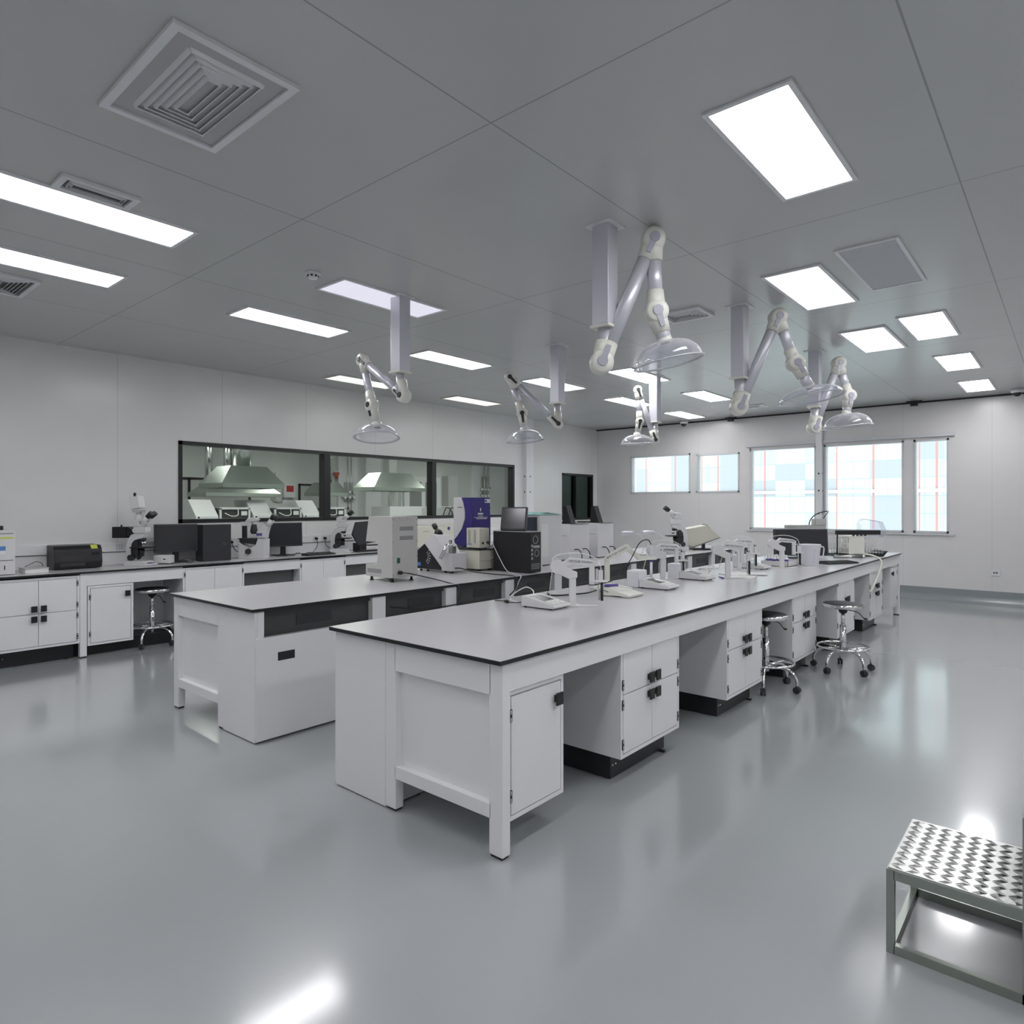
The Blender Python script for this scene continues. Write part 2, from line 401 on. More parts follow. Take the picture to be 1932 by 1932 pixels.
for i, y in enumerate((5.4, 7.46)):  # reflections of lights in the front glass, built as glowing panels
    light(['wide lit ceiling panel right of the second fume arm, over the front bench aisle', 'wide lit ceiling panel above the rearmost fume arm of the front bench'][i], -1.545, y, .37, 1.04, 'lamp_soft')
for i, y in enumerate((1.3, 3.4, 7.52, 9.6)):
    light(['long lit ceiling panel at the left edge, beside the slotted vent', 'pale lilac dim ceiling panel beside the first fume arm of the middle bench',
           'lit ceiling panel right of the nearest fume arm elbow base, above the middle bench', 'lit ceiling panel near the far wall above the middle bench end'][i], -4.27, y, m='lamp_dim' if i == 1 else 'lamp')  # the lilac one is a reflected light, built as a panel
for i, y in enumerate((1.32, 3.28, 5.32, 7.3, 9.32, 11.3)):
    light(['long lit ceiling panel at the left edge, lower of the two', 'lit ceiling panel left of the smoke detector, behind the middle bench', 'lit ceiling panel behind the first middle bench fume arm',
           'lit ceiling panel behind the second middle bench fume arm', 'lit ceiling panel behind the third middle bench fume arm', 'lit ceiling panel beside the dome camera near the far corner'][i], -5.46, y)
for i, y in enumerate((5.48, 7.6)):  # warm reflections of lights, modelled as ceiling panels
    light(['warm yellowish ceiling panel behind the first fume arm, over the wall counter', 'warm cream ceiling panel over the wall counter, above the dark window'][i], -7.32, y, m='lamp_warm')
def vent(label, x0, x1, y0, y1, rings, mslot='ventdark', name='air_vent', start=.045):
    cx, cy = (x0+x1)/2, (y0+y1)/2; t = thing(name, label, 'air vent', (cx, cy, CEIL-.002), 0, 'ceiling air vents')
    a, b_ = (x1-x0)/2, (y1-y0)/2
    def ring(mb, a, b_, w, z0, z1):
        mb.box(-a, a, -b_, -b_+w, z0, z1); mb.box(-a, a, b_-w, b_, z0, z1); mb.box(-a, -a+w, -b_+w, b_-w, z0, z1); mb.box(a-w, a, -b_+w, b_-w, z0, z1)
    f = MB(); ring(f, a, b_, .032, -.016, .001); f.build('vent_frame', 'ceilpaint', t)
    MB().box(-a+.034, a-.034, -b_+.034, b_-.034, -.004, 0).build('vent_panel', mslot, t)
    s = MB(); q = min(a, b_)-start; st = q/(rings+.6)
    for k in range(rings):
        d = start+st*(k+.35); ra, rb = a-d, b_-d
        if ra < .03 or rb < .015: break
        w = st*.5
        # sloping slat
        for sx in (-1, 1):
            s.prism([(sx*ra, -.003), (sx*(ra-w*.35), -.003), (sx*(ra-w), -.016), (sx*(ra-w*.8), -.018)], 'y', -rb+w*.4, rb-w*.4)
            s.prism([(sx*rb, -.003), (sx*(rb-w*.35), -.003), (sx*(rb-w), -.016), (sx*(rb-w*.8), -.018)], 'x', -ra+w*.4, ra-w*.4)
    s.build('vent_slat', 'ceilpaint', t); return t
vent('large square ceiling diffuser with nested slats at the upper left', -3.09, -2.36, .965, 1.455, 5, 'ventlight', start=.085)
vent('dark slotted ceiling vent beside the long light at the left', -4.07, -3.88, 1.05, 1.42, 3)
vent('slotted ceiling vent at the far left below the lower long light', -6.42, -5.88, 1.10, 1.46, 5)
vent('faint slatted vent behind the nearest fume arm hood', -2.80, -2.40, 5.22, 5.55, 4, 'ventlight')
vent('small dark slotted vent near the far wall above the windows', -4.25, -3.9, 10.9, 11.2, 3)
for i, (x, y) in enumerate(((-1.03, .4), (-1.03, -1.6), (-4.27, -.8), (1.0, 3.2), (1.0, 7.2), (1.0, 5.2), (1.0, 1.2))):  # unseen ceiling panels added to brighten the room
    light('lit ceiling panel out of sight, ' + ['just in front of the camera', 'behind the camera', 'left of the camera', 'right side of the room, second from the near end', 'right side of the room, farthest', 'right side of the room, third from the near end', 'right side of the room, nearest'][i], x, y, m='lamp')
# smoke detector
t = thing('smoke_detector', 'white round smoke detector on the ceiling left of the dim light panel', 'smoke detector', (-4.18, 2.68, CEIL))
MB().lathe([(0, 0), (.055, 0), (.055, -.012), (.040, -.016), (.040, -.02)], seg=28).build('detector_base', 'offwhite', t)
b0 = MB().lathe([(.040, -.02), (.038, -.034), (.03, -.044), (0, -.046)], seg=28)
b0.mat('offwhite'); b0.mat('black')
for k in range(8):
    a = 2*PI*k/8; b0.box(.032, .041, -.008, .008, -.034, -.022, RZ(a))
b0.build('detector_head', 'offwhite', t)
def dome(label, x, y, s=1.):
    t = thing('security_camera', label, 'security camera', (x, y, CEIL), 0, 'dome cameras')
    MB().lathe([(0, 0), (.06*s, 0), (.062*s, -.03*s), (.05*s, -.045*s), (0, -.046*s)]).build('camera_base', 'offwhite', t)
    MB().ball((0, 0, -.045*s), .042*s).build('camera_dome', 'screen', t)
dome('white dome camera with black lens near the far left corner of the ceiling', -5.87, 12.1, 1.3)
dome('white dome camera with black lens at the right edge of the ceiling', -.62, 11.9, 1.3)
for x, lb in ((-4.96, 'small black ceiling bracket left, above the left far windows'), (-1.95, 'small black ceiling bracket above the right far window')):
    t = thing('ceiling_bracket', lb, 'bracket', (x, 12.2, CEIL), 0, 'black ceiling brackets')
    MB().box(-.05, .05, -.03, .03, -.08, 0).build('bracket_body', 'black', t)
    MB().box(-.11, .11, .0, .02, -.02, 0).build('bracket_plate', 'black', t)

# fume extraction arms
def fume_arm(label, cx, cy, J0, J1, J2, neck, rim, R, colz=2.58, tilt=(0, 0), knob='lilac', g=1.3):
    t = thing('fume_extraction_arm', label, 'fume extraction arm', (cx, cy, CEIL), 0, 'fume extraction arms')
    B = lambda mb, n, m, p=t: mb.build(n, m, p, world=True)
    J0, J1, J2, neck, rim = map(V, (J0, J1, J2, neck, rim)); r = .034*g
    vv = V((math.sin(VIEW), -math.cos(VIEW), 0))            # sideways direction of the joint axles
    ax0 = (J1-J0).cross(J2-J1).normalized()
    if ax0.length < .5: ax0 = vv
    ax = ax0 if ax0.dot(vv) > 0 else -ax0
    B(MB().box(cx-.09, cx+.09, cy-.09, cy+.09, CEIL-.006, CEIL), 'ceiling_plate', 'ceilpaint')
    B(MB().box(cx-.056, cx+.056, cy-.056, cy+.056, colz, CEIL-.006, bev=.004), 'column', 'alu')
    B(MB().box(cx-.066, cx+.066, cy-.066, cy+.066, colz-.018, colz, bev=.003), 'end_plate', 'cream')
    B(MB().cyl((cx, cy, colz-.018), (cx, cy, J0.z+.02), .035*g), 'swivel_tube', 'alu')
    off = ax*.028
    def joint(P, Q, name, n2=None, rad=.052*g):
        """round knuckle at P with a socket reaching towards Q (and n2)"""
        m = MB(); m.lathe([(0, -.045*g), (rad*.8, -.045*g), (rad, -.036*g), (rad*1.08, 0), (rad, .036*g), (rad*.8, .045*g), (0, .045*g)], P, ax, 28)
        for q in [Q] + ([n2] if n2 is not None else []):
            d = (q-P).normalized(); m.cyl(P, P+d*.13, .046*g, .0385*g, 24)
        k = B(m, name, 'cream')
        d = (Q-P).normalized(); c = P+ax*.049*g
        p = MB(); w = ax.cross(d).normalized()
        p.cyl(c-ax*.012, c+ax*.004, .025*g, .023*g, 24)
        pts = [c+d*.01+w*.015*g, c+d*.01-w*.015*g, c+d*.10-w*.010*g, c+d*.10+w*.010*g]
        A = [p.bm.verts.new(q-ax*.014) for q in pts]; Bq = [p.bm.verts.new(q+ax*.0) for q in pts]
        for i in range(4): p._f([A[i], A[(i+1) % 4], Bq[(i+1) % 4], Bq[i]])
        p._f(A); p._f(Bq[::-1])
        p.build('knob_cover', knob, k, world=True)
        return k
    joint(J0, J1, 'base_joint', V((cx, cy, J0.z+.2)))
    d = (J1-J0).normalized(); B(MB().cyl(J0+d*.10, J1-d*.10, r), 'lower_tube', 'alu')
    joint(J1, J0, 'elbow_joint', J2)
    d = (J2-J1).normalized(); B(MB().cyl(J1+d*.10, J2-d*.08, r*.97), 'upper_tube', 'alu')
    joint(J2, neck, 'hood_joint', J1)
    d = (neck-J2).normalized(); axh = (neck-rim).normalized()
    axh = (V((0, 0, 1)) + V((math.cos(VIEW), math.sin(VIEW), 0))*tilt[0] + V((-math.sin(VIEW), math.cos(VIEW), 0))*tilt[1]).normalized()
    B(MB().cyl(J2+(neck-J2)*.5, neck, .034*g), 'neck_tube', 'alu')
    B(MB().lathe([(.030, .03), (.041, .028), (.047, .0), (.05, -.012), (.03, -.016)], neck, axh, 28), 'collar', 'cream')
    hgt = (neck-rim).length; c = neck-axh*hgt
    prof = [(.045, hgt-.005)]
    for k in range(1, 12):
        a = PI/2*k/11; prof.append((.045+(R-.055)*math.sin(a)**1.0, hgt*math.cos(a)*.93+.004))
    B(MB().lathe(prof, c, axh, 48), 'clear_hood', 'clear')
    B(MB().lathe([(R-.012, .006), (R, .004), (R+.006, -.001), (R-.002, -.006), (R-.014, -.001), (R-.012, .006)], c, axh, 48), 'hood_rim', 'rim')
    return t
fume_arm('largest fume arm with grey caps, nearest one over the front bench', -2.15, 3.38, (-2.162, 3.361, 2.358), (-1.927, 3.562, 3.095), (-1.913, 3.574, 2.660), (-1.874, 3.608, 2.490), (-1.847, 3.63, 2.36), .21, tilt=(-.2, -.02))
fume_arm('fume arm over the front bench with wide white-rimmed hood, second from the camera', -2.15, 5.48, (-2.154, 5.472, 2.331), (-1.906, 5.685, 3.09), (-1.793, 5.78, 2.70), (-1.70, 5.859, 2.50), (-1.698, 5.862, 2.40), .26, tilt=(-.13, .08))
fume_arm('rearmost fume arm over the front bench, hood right of the others before the window', -2.15, 7.6, (-2.155, 7.589, 2.348), (-1.953, 7.762, 3.05), (-1.869, 7.833, 2.695), (-1.887, 7.818, 2.51), (-1.882, 7.822, 2.36), .25, tilt=(-.1, -.02))
fume_arm('fume arm with dark round knobs, nearest over the middle bench, left of all arms', -4.13, 3.45, (-4.104, 3.464, 2.382), (-4.724, 3.527, 2.767), (-4.542, 3.485, 2.351), (-4.512, 3.511, 2.18), (-4.505, 3.517, 2.075), .19, tilt=(-.03, .17), knob='dark', g=1.0)
fume_arm('second fume arm over the middle bench, its hood above the white pillar', -4.13, 5.57, (-4.12, 5.569, 2.356), (-4.505, 5.24, 2.846), (-4.408, 5.323, 2.468), (-4.391, 5.337, 2.29), (-4.374, 5.352, 2.18), .195, tilt=(-.1, .02), knob='dark', g=1.0)
fume_arm('small looking fume arm farthest over the middle bench, beside the dome camera', -4.13, 7.69, (-4.13, 7.69, 2.352), (-4.302, 7.543, 3.0), (-4.282, 7.561, 2.593), (-4.308, 7.539, 2.42), (-4.302, 7.543, 2.30), .215, tilt=(-.03, -.04), knob='dark', colz=2.59, g=1.0)

# ------------------------------------------------------------------ benches
def worktop(name, label, x0, x1, y0, y1):
    t = thing(name, label, 'worktop', ((x0+x1)/2, (y0+y1)/2, TOP-.022))
    MB().box(x0, x1, y0, y1, TOP-.0205, TOP-.0015, bev=.0015).build('edge_band', 'edge', t, world=True)
    MB().box(x0+.0008, x1-.0008, y0+.0008, y1-.0008, TOP-.004, TOP).build('top_surface', 'top', t, world=True)
worktop('worktop', 'grey worktop with black edge of the near bench, full of electrode stands', -3.037, -1.811, 2.045, 10.396)
worktop('worktop', 'grey worktop with black edge of the middle bench carrying the boxed instruments', -5.096, -3.89, 2.063, 10.396)
worktop('worktop', 'long grey worktop of the wall counter under the black-framed window', XL+.002, -7.40, -1.2, 9.7)

def cabinet(label, xf, y0, y1, z0, z1, kind='four', depth=.52, plinth=True, group='white floor cabinets', handle_side=None):
    """white steel cabinet facing +X; kinds: four doors, two tall doors, one door"""
    t = thing('base_cabinet', label, 'cabinet', (xf-depth/2, (y0+y1)/2, 0 if plinth else z0), 0, group)
    B = lambda mb, n, m, p=t: mb.build(n, m, p, world=True)
    fw = .02; b_ = MB().box(xf-depth, xf-.016, y0, y1, z0, z1)
    b_.box(xf-.016, xf-.001, y0, y0+fw, z0, z1); b_.box(xf-.016, xf-.001, y1-fw, y1, z0, z1)
    b_.box(xf-.016, xf-.001, y0+fw, y1-fw, z0, z0+fw); b_.box(xf-.016, xf-.001, y0+fw, y1-fw, z1-fw, z1)
    B(b_, 'cabinet_body', 'white')
    if plinth:
        p = MB().box(xf-depth+.03, xf-.085, y0+.03, y1-.03, .004, z0, bev=.004)
        p.box(xf-.10, xf-.05, y1-.10, y1-.08, .0, .012)
        B(p, 'plinth', 'plinth')
        s = MB()
        for dy in (.05, .08): s.ball((xf-.084, y0+dy, z0*.55), .006, seg=8)
        B(s, 'plinth_screw', 'chrome')
    g = .005; ya, yb, za, zb = y0+fw+g, y1-fw-g, z0+fw+g, z1-fw-g
    ym, zm = (ya+yb)/2, z0+(z1-z0)*.495
    doors = []
    if kind == 'four':
        doors = [(ya, ym-.0025, zm+.003, zb, -1, 0), (ym+.0025, yb, zm+.003, zb, 1, 0), (ya, ym-.0025, za, zm-.003, -1, 1), (ym+.0025, yb, za, zm-.003, 1, 1)]
    elif kind == 'two': doors = [(ya, ym-.0025, za, zb, -1, 2), (ym+.0025, yb, za, zb, 1, 2)]
    else: doors = [(ya, yb, za, zb, handle_side or -1, 3)]
    for (a, b2, c, d, hs, hp) in doors:
        dr = B(MB().box(xf-.015, xf, a, b2, c, d, bev=.0012), 'door', 'white')
        hy = (b2-.035 if hs < 0 else a+.035); hz = {0: c+.045, 1: d-.045, 2: (c+d)/2+.03, 3: d-.075}[hp]
        h = MB().box(xf, xf+.022, hy-.014, hy+.014, hz-.016, hz+.016); h.box(xf+.018, xf+.027, hy-.024, hy+.024, hz-.029, hz+.029, bev=.002)
        h.build('handle', 'black', dr, world=True)
        ye = a-.006 if hs < 0 else b2+.006
        for z in (c+.16*(d-c), d-.16*(d-c)):
            k = MB().mat('dark').box(xf-.001, xf+.004, ye-.008, ye+.008, z-.027, z+.027); k.mat('steel').cyl((xf+.003, ye, z-.025), (xf+.003, ye, z-.007), .0042, seg=8).cyl((xf+.003, ye, z+.007), (xf+.003, ye, z+.025), .0042, seg=8)
            k.build('hinge', 'steel', dr, world=True)
    return t
pos_names = ['second floor cabinet of the near bench front, from the near end', 'third cabinet along the near bench front, black stool beyond it',
             'fourth cabinet of the near bench front, between the two stools', 'two-door cabinet, fifth along the near bench front, behind the far stool', 'sixth cabinet of the near bench front, last floor-standing one']
cabinet('white single-door cabinet hung behind the near corner leg of the near bench', -1.84, 2.125, 2.53, .14, .70, 'one', plinth=False, group='hung single-door cabinets')
for (a, b_, k), lb in zip(((3.05, 3.73, 'four'), (4.46, 5.14, 'four'), (5.86, 6.55, 'four'), (7.27, 7.96, 'two'), (8.67, 9.35, 'four')), pos_names):
    cabinet('white steel ' + lb, -1.84, a, b_, .139, .826, k)
cabinet('white single-door cabinet hung at the far end of the near bench', -1.84, 9.84, 10.27, .14, .70, 'one', plinth=False, group='hung single-door cabinets', handle_side=1)

def bench_frame(label, xc, s, y0, y1):
    """xc: X of the service side; s: +1 when the cabinets are on its +X side, -1 on its -X side"""
    t = thing('bench_frame', label, 'bench frame', (xc+s*.6, y0, 0), 0, 'island bench frames')
    X = lambda u: xc+s*u
    def bx(mb, u0, u1, ya, yb, z0, z1, **k): a, b_ = sorted((X(u0), X(u1))); return mb.box(a, b_, ya, yb, z0, z1, **k)
    B = lambda mb, n, m, p=t: mb.build(n, m, p, world=True)
    ZT = TOP-.022; L = 1.19
    for ye, d in ((y0, 1), (y1, -1)):
        ya, yb = sorted((ye, ye+d*.05))
        lg = bx(MB(), .417, .495, ya, yb, .012, ZT, bev=.003); o = B(lg, 'leg', 'white'); bx(MB(), .425, .487, ya+.005, yb-.005, 0, .014).build('foot', 'black', o, world=True)
        lg = bx(MB(), L-.076, L, ya, yb, .012, ZT, bev=.003); o = B(lg, 'leg', 'white'); bx(MB(), L-.07, L-.006, ya+.005, yb-.005, 0, .014).build('foot', 'black', o, world=True)
        B(bx(MB(), .49, L-.07, ya, yb, .69, ZT), 'end_rail', 'white'); B(bx(MB(), .49, L-.07, ya, yb, .163, .222), 'end_rail', 'white')
        yc = ye+d*.035; B(bx(MB(), .49, L-.07, *sorted((yc, yc+d*.012)), .2, .7), 'end_panel', 'white')
    # service chase: end plates, back board, removable panels, niches between posts
    B(bx(MB(), .0, .417, y0-.002, y0+.016, .006, ZT, bev=.0015), 'chase_end_panel', 'white')
    B(bx(MB(), .0, .417, y1-.016, y1+.002, .006, ZT, bev=.0015), 'chase_end_panel', 'white')
    B(bx(MB(), .41, .43, y0+.05, y1-.05, .006, ZT), 'back_board', 'shell')
    B(bx(MB(), .02, .41, y0+.016, y1-.016, .60, .655), 'chase_shelf', 'shell')
    B(bx(MB(), .050, .06, y0+.016, y1-.016, .655, ZT), 'niche_back', 'niche')
    B(bx(MB(), .03, .050, y0+.016, y1-.016, .80, ZT), 'niche_top_rail', 'niche')
    ps = [(y0, y0+.062)]; y = y0+.91
    while y < y1-.3: ps.append((y, y+.12)); y += .74
    ps.append((y1-.062, y1))
    for a, b_ in ps: B(bx(MB(), .0, .05, max(a, y0+.017), min(b_, y1-.017), .655, ZT-.002, bev=.001), 'chase_post', 'white')
    ed = [y0+.0] + [(a+b_)/2 for a, b_ in ps[1:-1]] + [y1]
    for a, b_ in zip(ed[:-1], ed[1:]):
        o = B(bx(MB(), -.012, .008, a+.002, b_-.002, .012, .66, bev=.003), 'removable_panel', 'white')
        h = bx(MB(), -.0150, -.0100, a+.15, a+.27, .5, .555, bev=.002)
        h.build('finger_pull', 'black', o, world=True)
    for a, b_ in zip(ed[:-1], ed[1:]):
        c = a+.32; sk = MB()
        for dy in (0, .09, .18): bx(sk, .046, .0505, c+dy, c+dy+.091, .70, .77)
        B(sk, 'socket_plate', 'dark')
    ap = bx(MB(), L-.02, L-.003, y0+.05, y1-.05, .705, ZT); B(ap, 'apron', 'white')
    return t
bench_frame('white steel frame of the near island bench with recessed end panel', -3.015, 1, 2.075, 10.36)
bench_frame('white steel frame of the middle island bench with dark niches and black finger pulls', -3.905, -1, 2.09, 10.36)

# wall counter: cabinets, open bays and frame
cabinet('white four-door cabinet of the wall counter at the left picture edge', -7.42, 1.48, 2.155, .15, .815, 'four', group='wall counter cabinets')
cabinet('white single-door cabinet of the wall counter left of the round stool', -7.42, 2.225, 2.64, .11, .70, 'one', plinth=False, group='wall counter cabinets')
cabinet('white wall counter cabinet at the left picture edge, partly cut off', -7.42, .78, 1.475, .15, .815, 'four', group='wall counter cabinets')
for (a, b_), lb in zip(((3.14, 3.84), (4.57, 5.26), (5.97, 6.66), (7.37, 8.06), (8.77, 9.46)),
                      ('right of the round stool, below the monitor and tower', 'below the black keyboard', 'behind the tall grey instrument, hardly in view', 'hidden behind the beige analyser on the middle bench', 'at the far end, behind the white instruments')):
    cabinet('white wall counter cabinet ' + lb, -7.42, a, b_, .13, .815, 'four', group='wall counter cabinets')
t = thing('counter_frame', 'white steel frame and back panel of the wall counter', 'counter frame', (-7.7, 4, 0))
B = lambda mb, n, m, p=t: mb.build(n, m, p, world=True)
B(MB().box(XL+.12, XL+.14, -1.2, 9.68, .14, TOP-.022), 'back_board', 'shell')
for y in (2.158, 9.6, .70):
    o = B(MB().box(-7.475, -7.42, y, y+.06, .012, TOP-.022, bev=.002), 'leg', 'white'); MB().box(-7.47, -7.425, y+.005, y+.055, 0, .014).build('foot', 'black', o, world=True)
for a, b_ in ((2.218, 3.14), (3.84, 4.57), (5.26, 5.97), (6.66, 7.37), (8.06, 8.77)):
    B(MB().box(-7.437, -7.423, a, b_, .705, TOP-.022), 'apron', 'white')
B(MB().box(-7.60, -7.55, -1.2, 9.6, .0, .12), 'plinth', 'plinth')
for a in (3.84, 5.26, 6.66, 8.06):
    B(MB().box(-7.75, -7.55, a+.01, a+.70, .50, .698), 'bay_panel', 'bay')
t = thing('cable_trunking', 'white cable trunking along the wall above the counter', 'trunking', (XL+.03, 4, .99))
MB().box(XL, XL+.055, -1.2, 9.7, .995, 1.095, bev=.004).build('trunking_body', 'white', t, world=True)
MB().box(XL, XL+.03, -1.2, 9.7, .851, .985).build('splash_board', 'white', t, world=True)
for y in (2.72, 3.95, 4.10, 5.18, 5.32, 6.7):
    o = MB().box(XL+.055, XL+.061, y-.04, y+.04, 1.01, 1.082, bev=.001).build('socket_outlet', 'offwhite', t, world=True)
    h = MB()
    for dy, dz in ((-.012, .015), (.012, .015), (-.01, -.014), (.01, -.014)): h.box(XL+.06, XL+.0625, y+dy-.002, y+dy+.002, 1.045+dz-.005, 1.045+dz+.005)
    h.build('socket_hole', 'black', o, world=True)
def plug(label, x, y, z, cable):
    t = thing('power_plug', label, 'power plug', (x, y, z), 0, 'plugs in the wall trunking')
    MB().cyl((x-.012, y, z), (x+.035, y, z), .02, .016, 14).build('plug_body', 'black', t, world=True)
    MB().tube([(x+.03, y, z)] + cable, .0045).build('plug_cord', 'black', t, world=True)
plug('black plug in the trunking right of the black computer tower', XL+.062, 3.97, 1.045, [(XL+.1, 4.0, .95), (XL+.16, 4.08, .9), (XL+.2, 4.2, .857)])
plug('black plug in the trunking right of the middle monitor, left one', XL+.062, 5.18, 1.045, [(XL+.1, 5.18, .95), (XL+.13, 5.1, .87), (XL+.25, 4.95, .857)])
plug('black plug in the trunking right of the middle monitor, right one', XL+.062, 5.32, 1.045, [(XL+.1, 5.32, .95), (XL+.16, 5.38, .88), (XL+.2, 5.3, .857)])

# white service pillars
def pillar(label, x0, x1, y0, y1, z0=0):
    t = thing('service_pillar', label, 'service pillar', ((x0+x1)/2, (y0+y1)/2, z0), 0, 'white service pillars')
    MB().box(x0, x1, y0, y1, z0, CEIL, bev=.003).build('pillar_shaft', 'white', t, world=True)
    h = MB()
    for z in (1.75, 2.05, 1.35): h.box(x1-.001, x1+.002, (y0+y1)/2-.012, (y0+y1)/2+.012, z, z+.03); h.box((x0+x1)/2-.012, (x0+x1)/2+.012, y0-.002, y0+.001, z, z+.03)
    h.build('latch', 'black', t, world=True); return t
pillar('white pillar on the left wall between the long window and the small window', XL, XL+.10, 9.76, 9.98)
pillar('slim white post between the two right far windows', -3.455, -3.355, YF-.09, YF)

# ------------------------------------------------------------------ stools
def stool(label, x, y, seat_z=.60, rz=.3, dark=True):
    t = thing('lab_stool', label, 'stool', (x, y, 0), rz, 'round lab stools')
    MB().lathe([(0, seat_z), (.155, seat_z), (.165, seat_z-.006), (.165, seat_z-.012), (.0, seat_z-.014)], seg=40).build('seat', 'dark' if dark else 'steel', t)
    r = MB().lathe([(.163, seat_z-.004), (.172, seat_z-.010), (.170, seat_z-.034), (.150, seat_z-.04), (0, seat_z-.04)], seg=40); r.build('seat_rim', 'chrome', t)
    MB().cyl((0, 0, seat_z-.04), (0, 0, seat_z-.09), .05, .03).build('mount_plate', 'black', t)
    MB().cyl((0, 0, seat_z-.08), (0, 0, .40), .017).build('piston', 'chrome', t)
    MB().lathe([(.0, .41), (.027, .41), (.027, .14), (.0, .135)], seg=24).build('gas_column', 'chrome', t)
    MB().tube([(.03, 0, seat_z-.06), (.12, .01, seat_z-.08), (.17, .015, seat_z-.13), (.2, .02, seat_z-.14)], lambda k: .004+.005*(k > .72), sub=5).build('height_lever', 'black', t)
    f = MB().torus((0, 0, .215), .215, .0095, seg=48)
    for k in range(5):
        a = 2*PI*k/5; f.tube([(.02*math.cos(a), .02*math.sin(a), .20), (.215*math.cos(a), .215*math.sin(a), .215)], .006)
    f.build('foot_ring', 'chrome', t)
    for k in range(5):
        a = 2*PI*k/5+.3; c, s = math.cos(a), math.sin(a)
        l = MB().tube([(.02*c, .02*s, .17), (.12*c, .12*s, .185), (.20*c, .20*s, .165), (.245*c, .245*s, .11), (.25*c, .25*s, .06)], .0125, seg=10).build('leg', 'chrome', t)
        w = MB()
        for o in (-.012, .012):
            n = V((-s, c, 0)); p = V((.25*c, .25*s, .027)); w.cyl(p+n*(o-.008), p+n*(o+.008), .027, seg=18)
        w.cyl((.25*c, .25*s, .03), (.25*c, .25*s, .065), .008, seg=8)
        w.build('caster', 'dark', l)
    return t
s1 = stool('round chrome stool tucked under the wall counter', -7.56, 2.875, .61, .2)
dup(s1, (-1.93, 5.48, 0), .9, 'round stool half hidden behind the third cabinet of the near bench')
dup(s1, (-1.605, 6.53, 0), .35, 'round chrome stool standing out from the near bench, farther of the two there')

# ------------------------------------------------------------------ step stool, wall socket
t = thing('step_stool', 'steel two-tread step stool with diamond plate at the lower right corner', 'step stool', (-.25, 2.7, 0))
B = lambda mb, n, m, p=t: mb.build(n, m, p, world=True)
def tread(x0, x1, y0, y1, z):
    m = MB().box(x0, x1, y0, y1, z-.006, z)
    nx, ny = int((x1-x0)/.045), int((y1-y0)/.024)
    for i in range(nx):
        for j in range(ny):
            cx, cy = x0+.024+i*.045, y0+.014+j*.024; 
            if cx > x1-.015 or cy > y1-.008: continue
            a = .45 if (i+j) % 2 else -.45
            mx = T_(cx, cy, z) @ RZ(a)
            p = [mx @ V(q) for q in ((-.023, 0, 0), (0, -.0068, 0), (.023, 0, 0), (0, .0068, 0), (0, 0, .006))]
            v = [m.bm.verts.new(q) for q in p]
            for k in range(4): m._f([v[k], v[(k+1) % 4], v[4]])
    return m
B(tread(-.475, -.115, 2.50, 2.945, .285), 'lower_tread', 'steel')
B(tread(-.115, .25, 2.50, 2.945, .565), 'upper_tread', 'steel')
for y in (2.495, 2.925):
    for q in ((-.458, .233, 0, .03), (-.458, -.118, .248, .279), (-.094, .233, .528, .559)): B(MB().box(q[0], q[1], y, y+.022, q[2], q[3]), 'side_rail', 'steel_dark')
for x in (-.48, -.118, .233):
    for q in ((0, .025), (.25, .279) if x < -.2 else (.53, .559)): B(MB().box(x, x+.022, 2.517, 2.925, *q), 'cross_rail', 'steel_dark')
for x in (-.48, -.118, .233):
    for y in (2.495, 2.925): B(MB().box(x, x+.024, y, y+.022, .0, .28 if x < -.2 else .56), 'leg', 'steel_dark')
B(MB().box(-.10, -.096, 2.517, 2.925, .03, .53), 'riser_panel', 'dark')
t = thing('wall_socket', 'white double socket low on the far wall at the right', 'wall socket', (-.9, YF, .48))
MB().box(-.965, -.845, YF-.012, YF, .435, .53, bev=.003).build('socket_plate', 'offwhite', t, world=True)
MB().box(-.935, -.912, YF-.0135, YF-.011, .475, .492).box(-.902, -.879, YF-.0135, YF-.011, .475, .492).build('socket_hole', 'black', t, world=True)

# ------------------------------------------------------------------ instruments on the middle bench
def cable(label, pts, r=.004, m='black', name='cable', group='loose cables on the benches'):
    t = MB().tube(pts, r).build(name, m); return tag(t, label, 'cable', group)
# tall grey instrument
t = thing('grey_furnace_instrument', 'tall light grey instrument with vent slits and four black feet on the middle bench', 'lab instrument', (-4.53, 3.68, TOP))
B = lambda mb, n, m, p=t: mb.build(n, m, p, world=True)
o = B(MB().prism([(-4.355, .887), (-4.715, .887), (-4.715, .99), (-4.555, .995), (-4.545, 1.187), (-4.715, 1.187), (-4.675, 1.405), (-4.355, 1.405)], 'y', 3.55, 3.83, bev=.002), 'housing', 'greybox')
def grille(mb, x, y0, y1, z0, z1):
    mb.box(x-.001, x+.0008, y0, y1, z0, z1); n = int((y1-y0)/.008)
    return mb
for z in (1.305, 1.225): B(grille(MB(), -4.355, 3.63, 3.78, z-.02, z+.015), 'vent_grille', 'grille')
B(MB().box(-4.69, -4.50, 3.5485, 3.551, .92, .955), 'vent_grille', 'grille')
B(MB().box(-4.3565, -4.352, 3.60, 3.632, 1.01, 1.055), 'power_switch', 'green')
sc = MB()
for z in (.91, 1.06, 1.19, 1.33, 1.38):
    for y in (3.56, 3.82): sc.ball((-4.355, y, z), .0035, seg=8)
for y in (3.63, 3.72): sc.ball((-4.355, y, 1.392), .0035, seg=8)
B(sc, 'screw', 'dark')
for x in (-4.67, -4.39):
    for y in (3.58, 3.79): B(MB().cyl((x, y, TOP), (x, y, TOP+.012), .018, .016).cyl((x, y, TOP+.012), (x, y, .888), .011), 'foot', 'black')
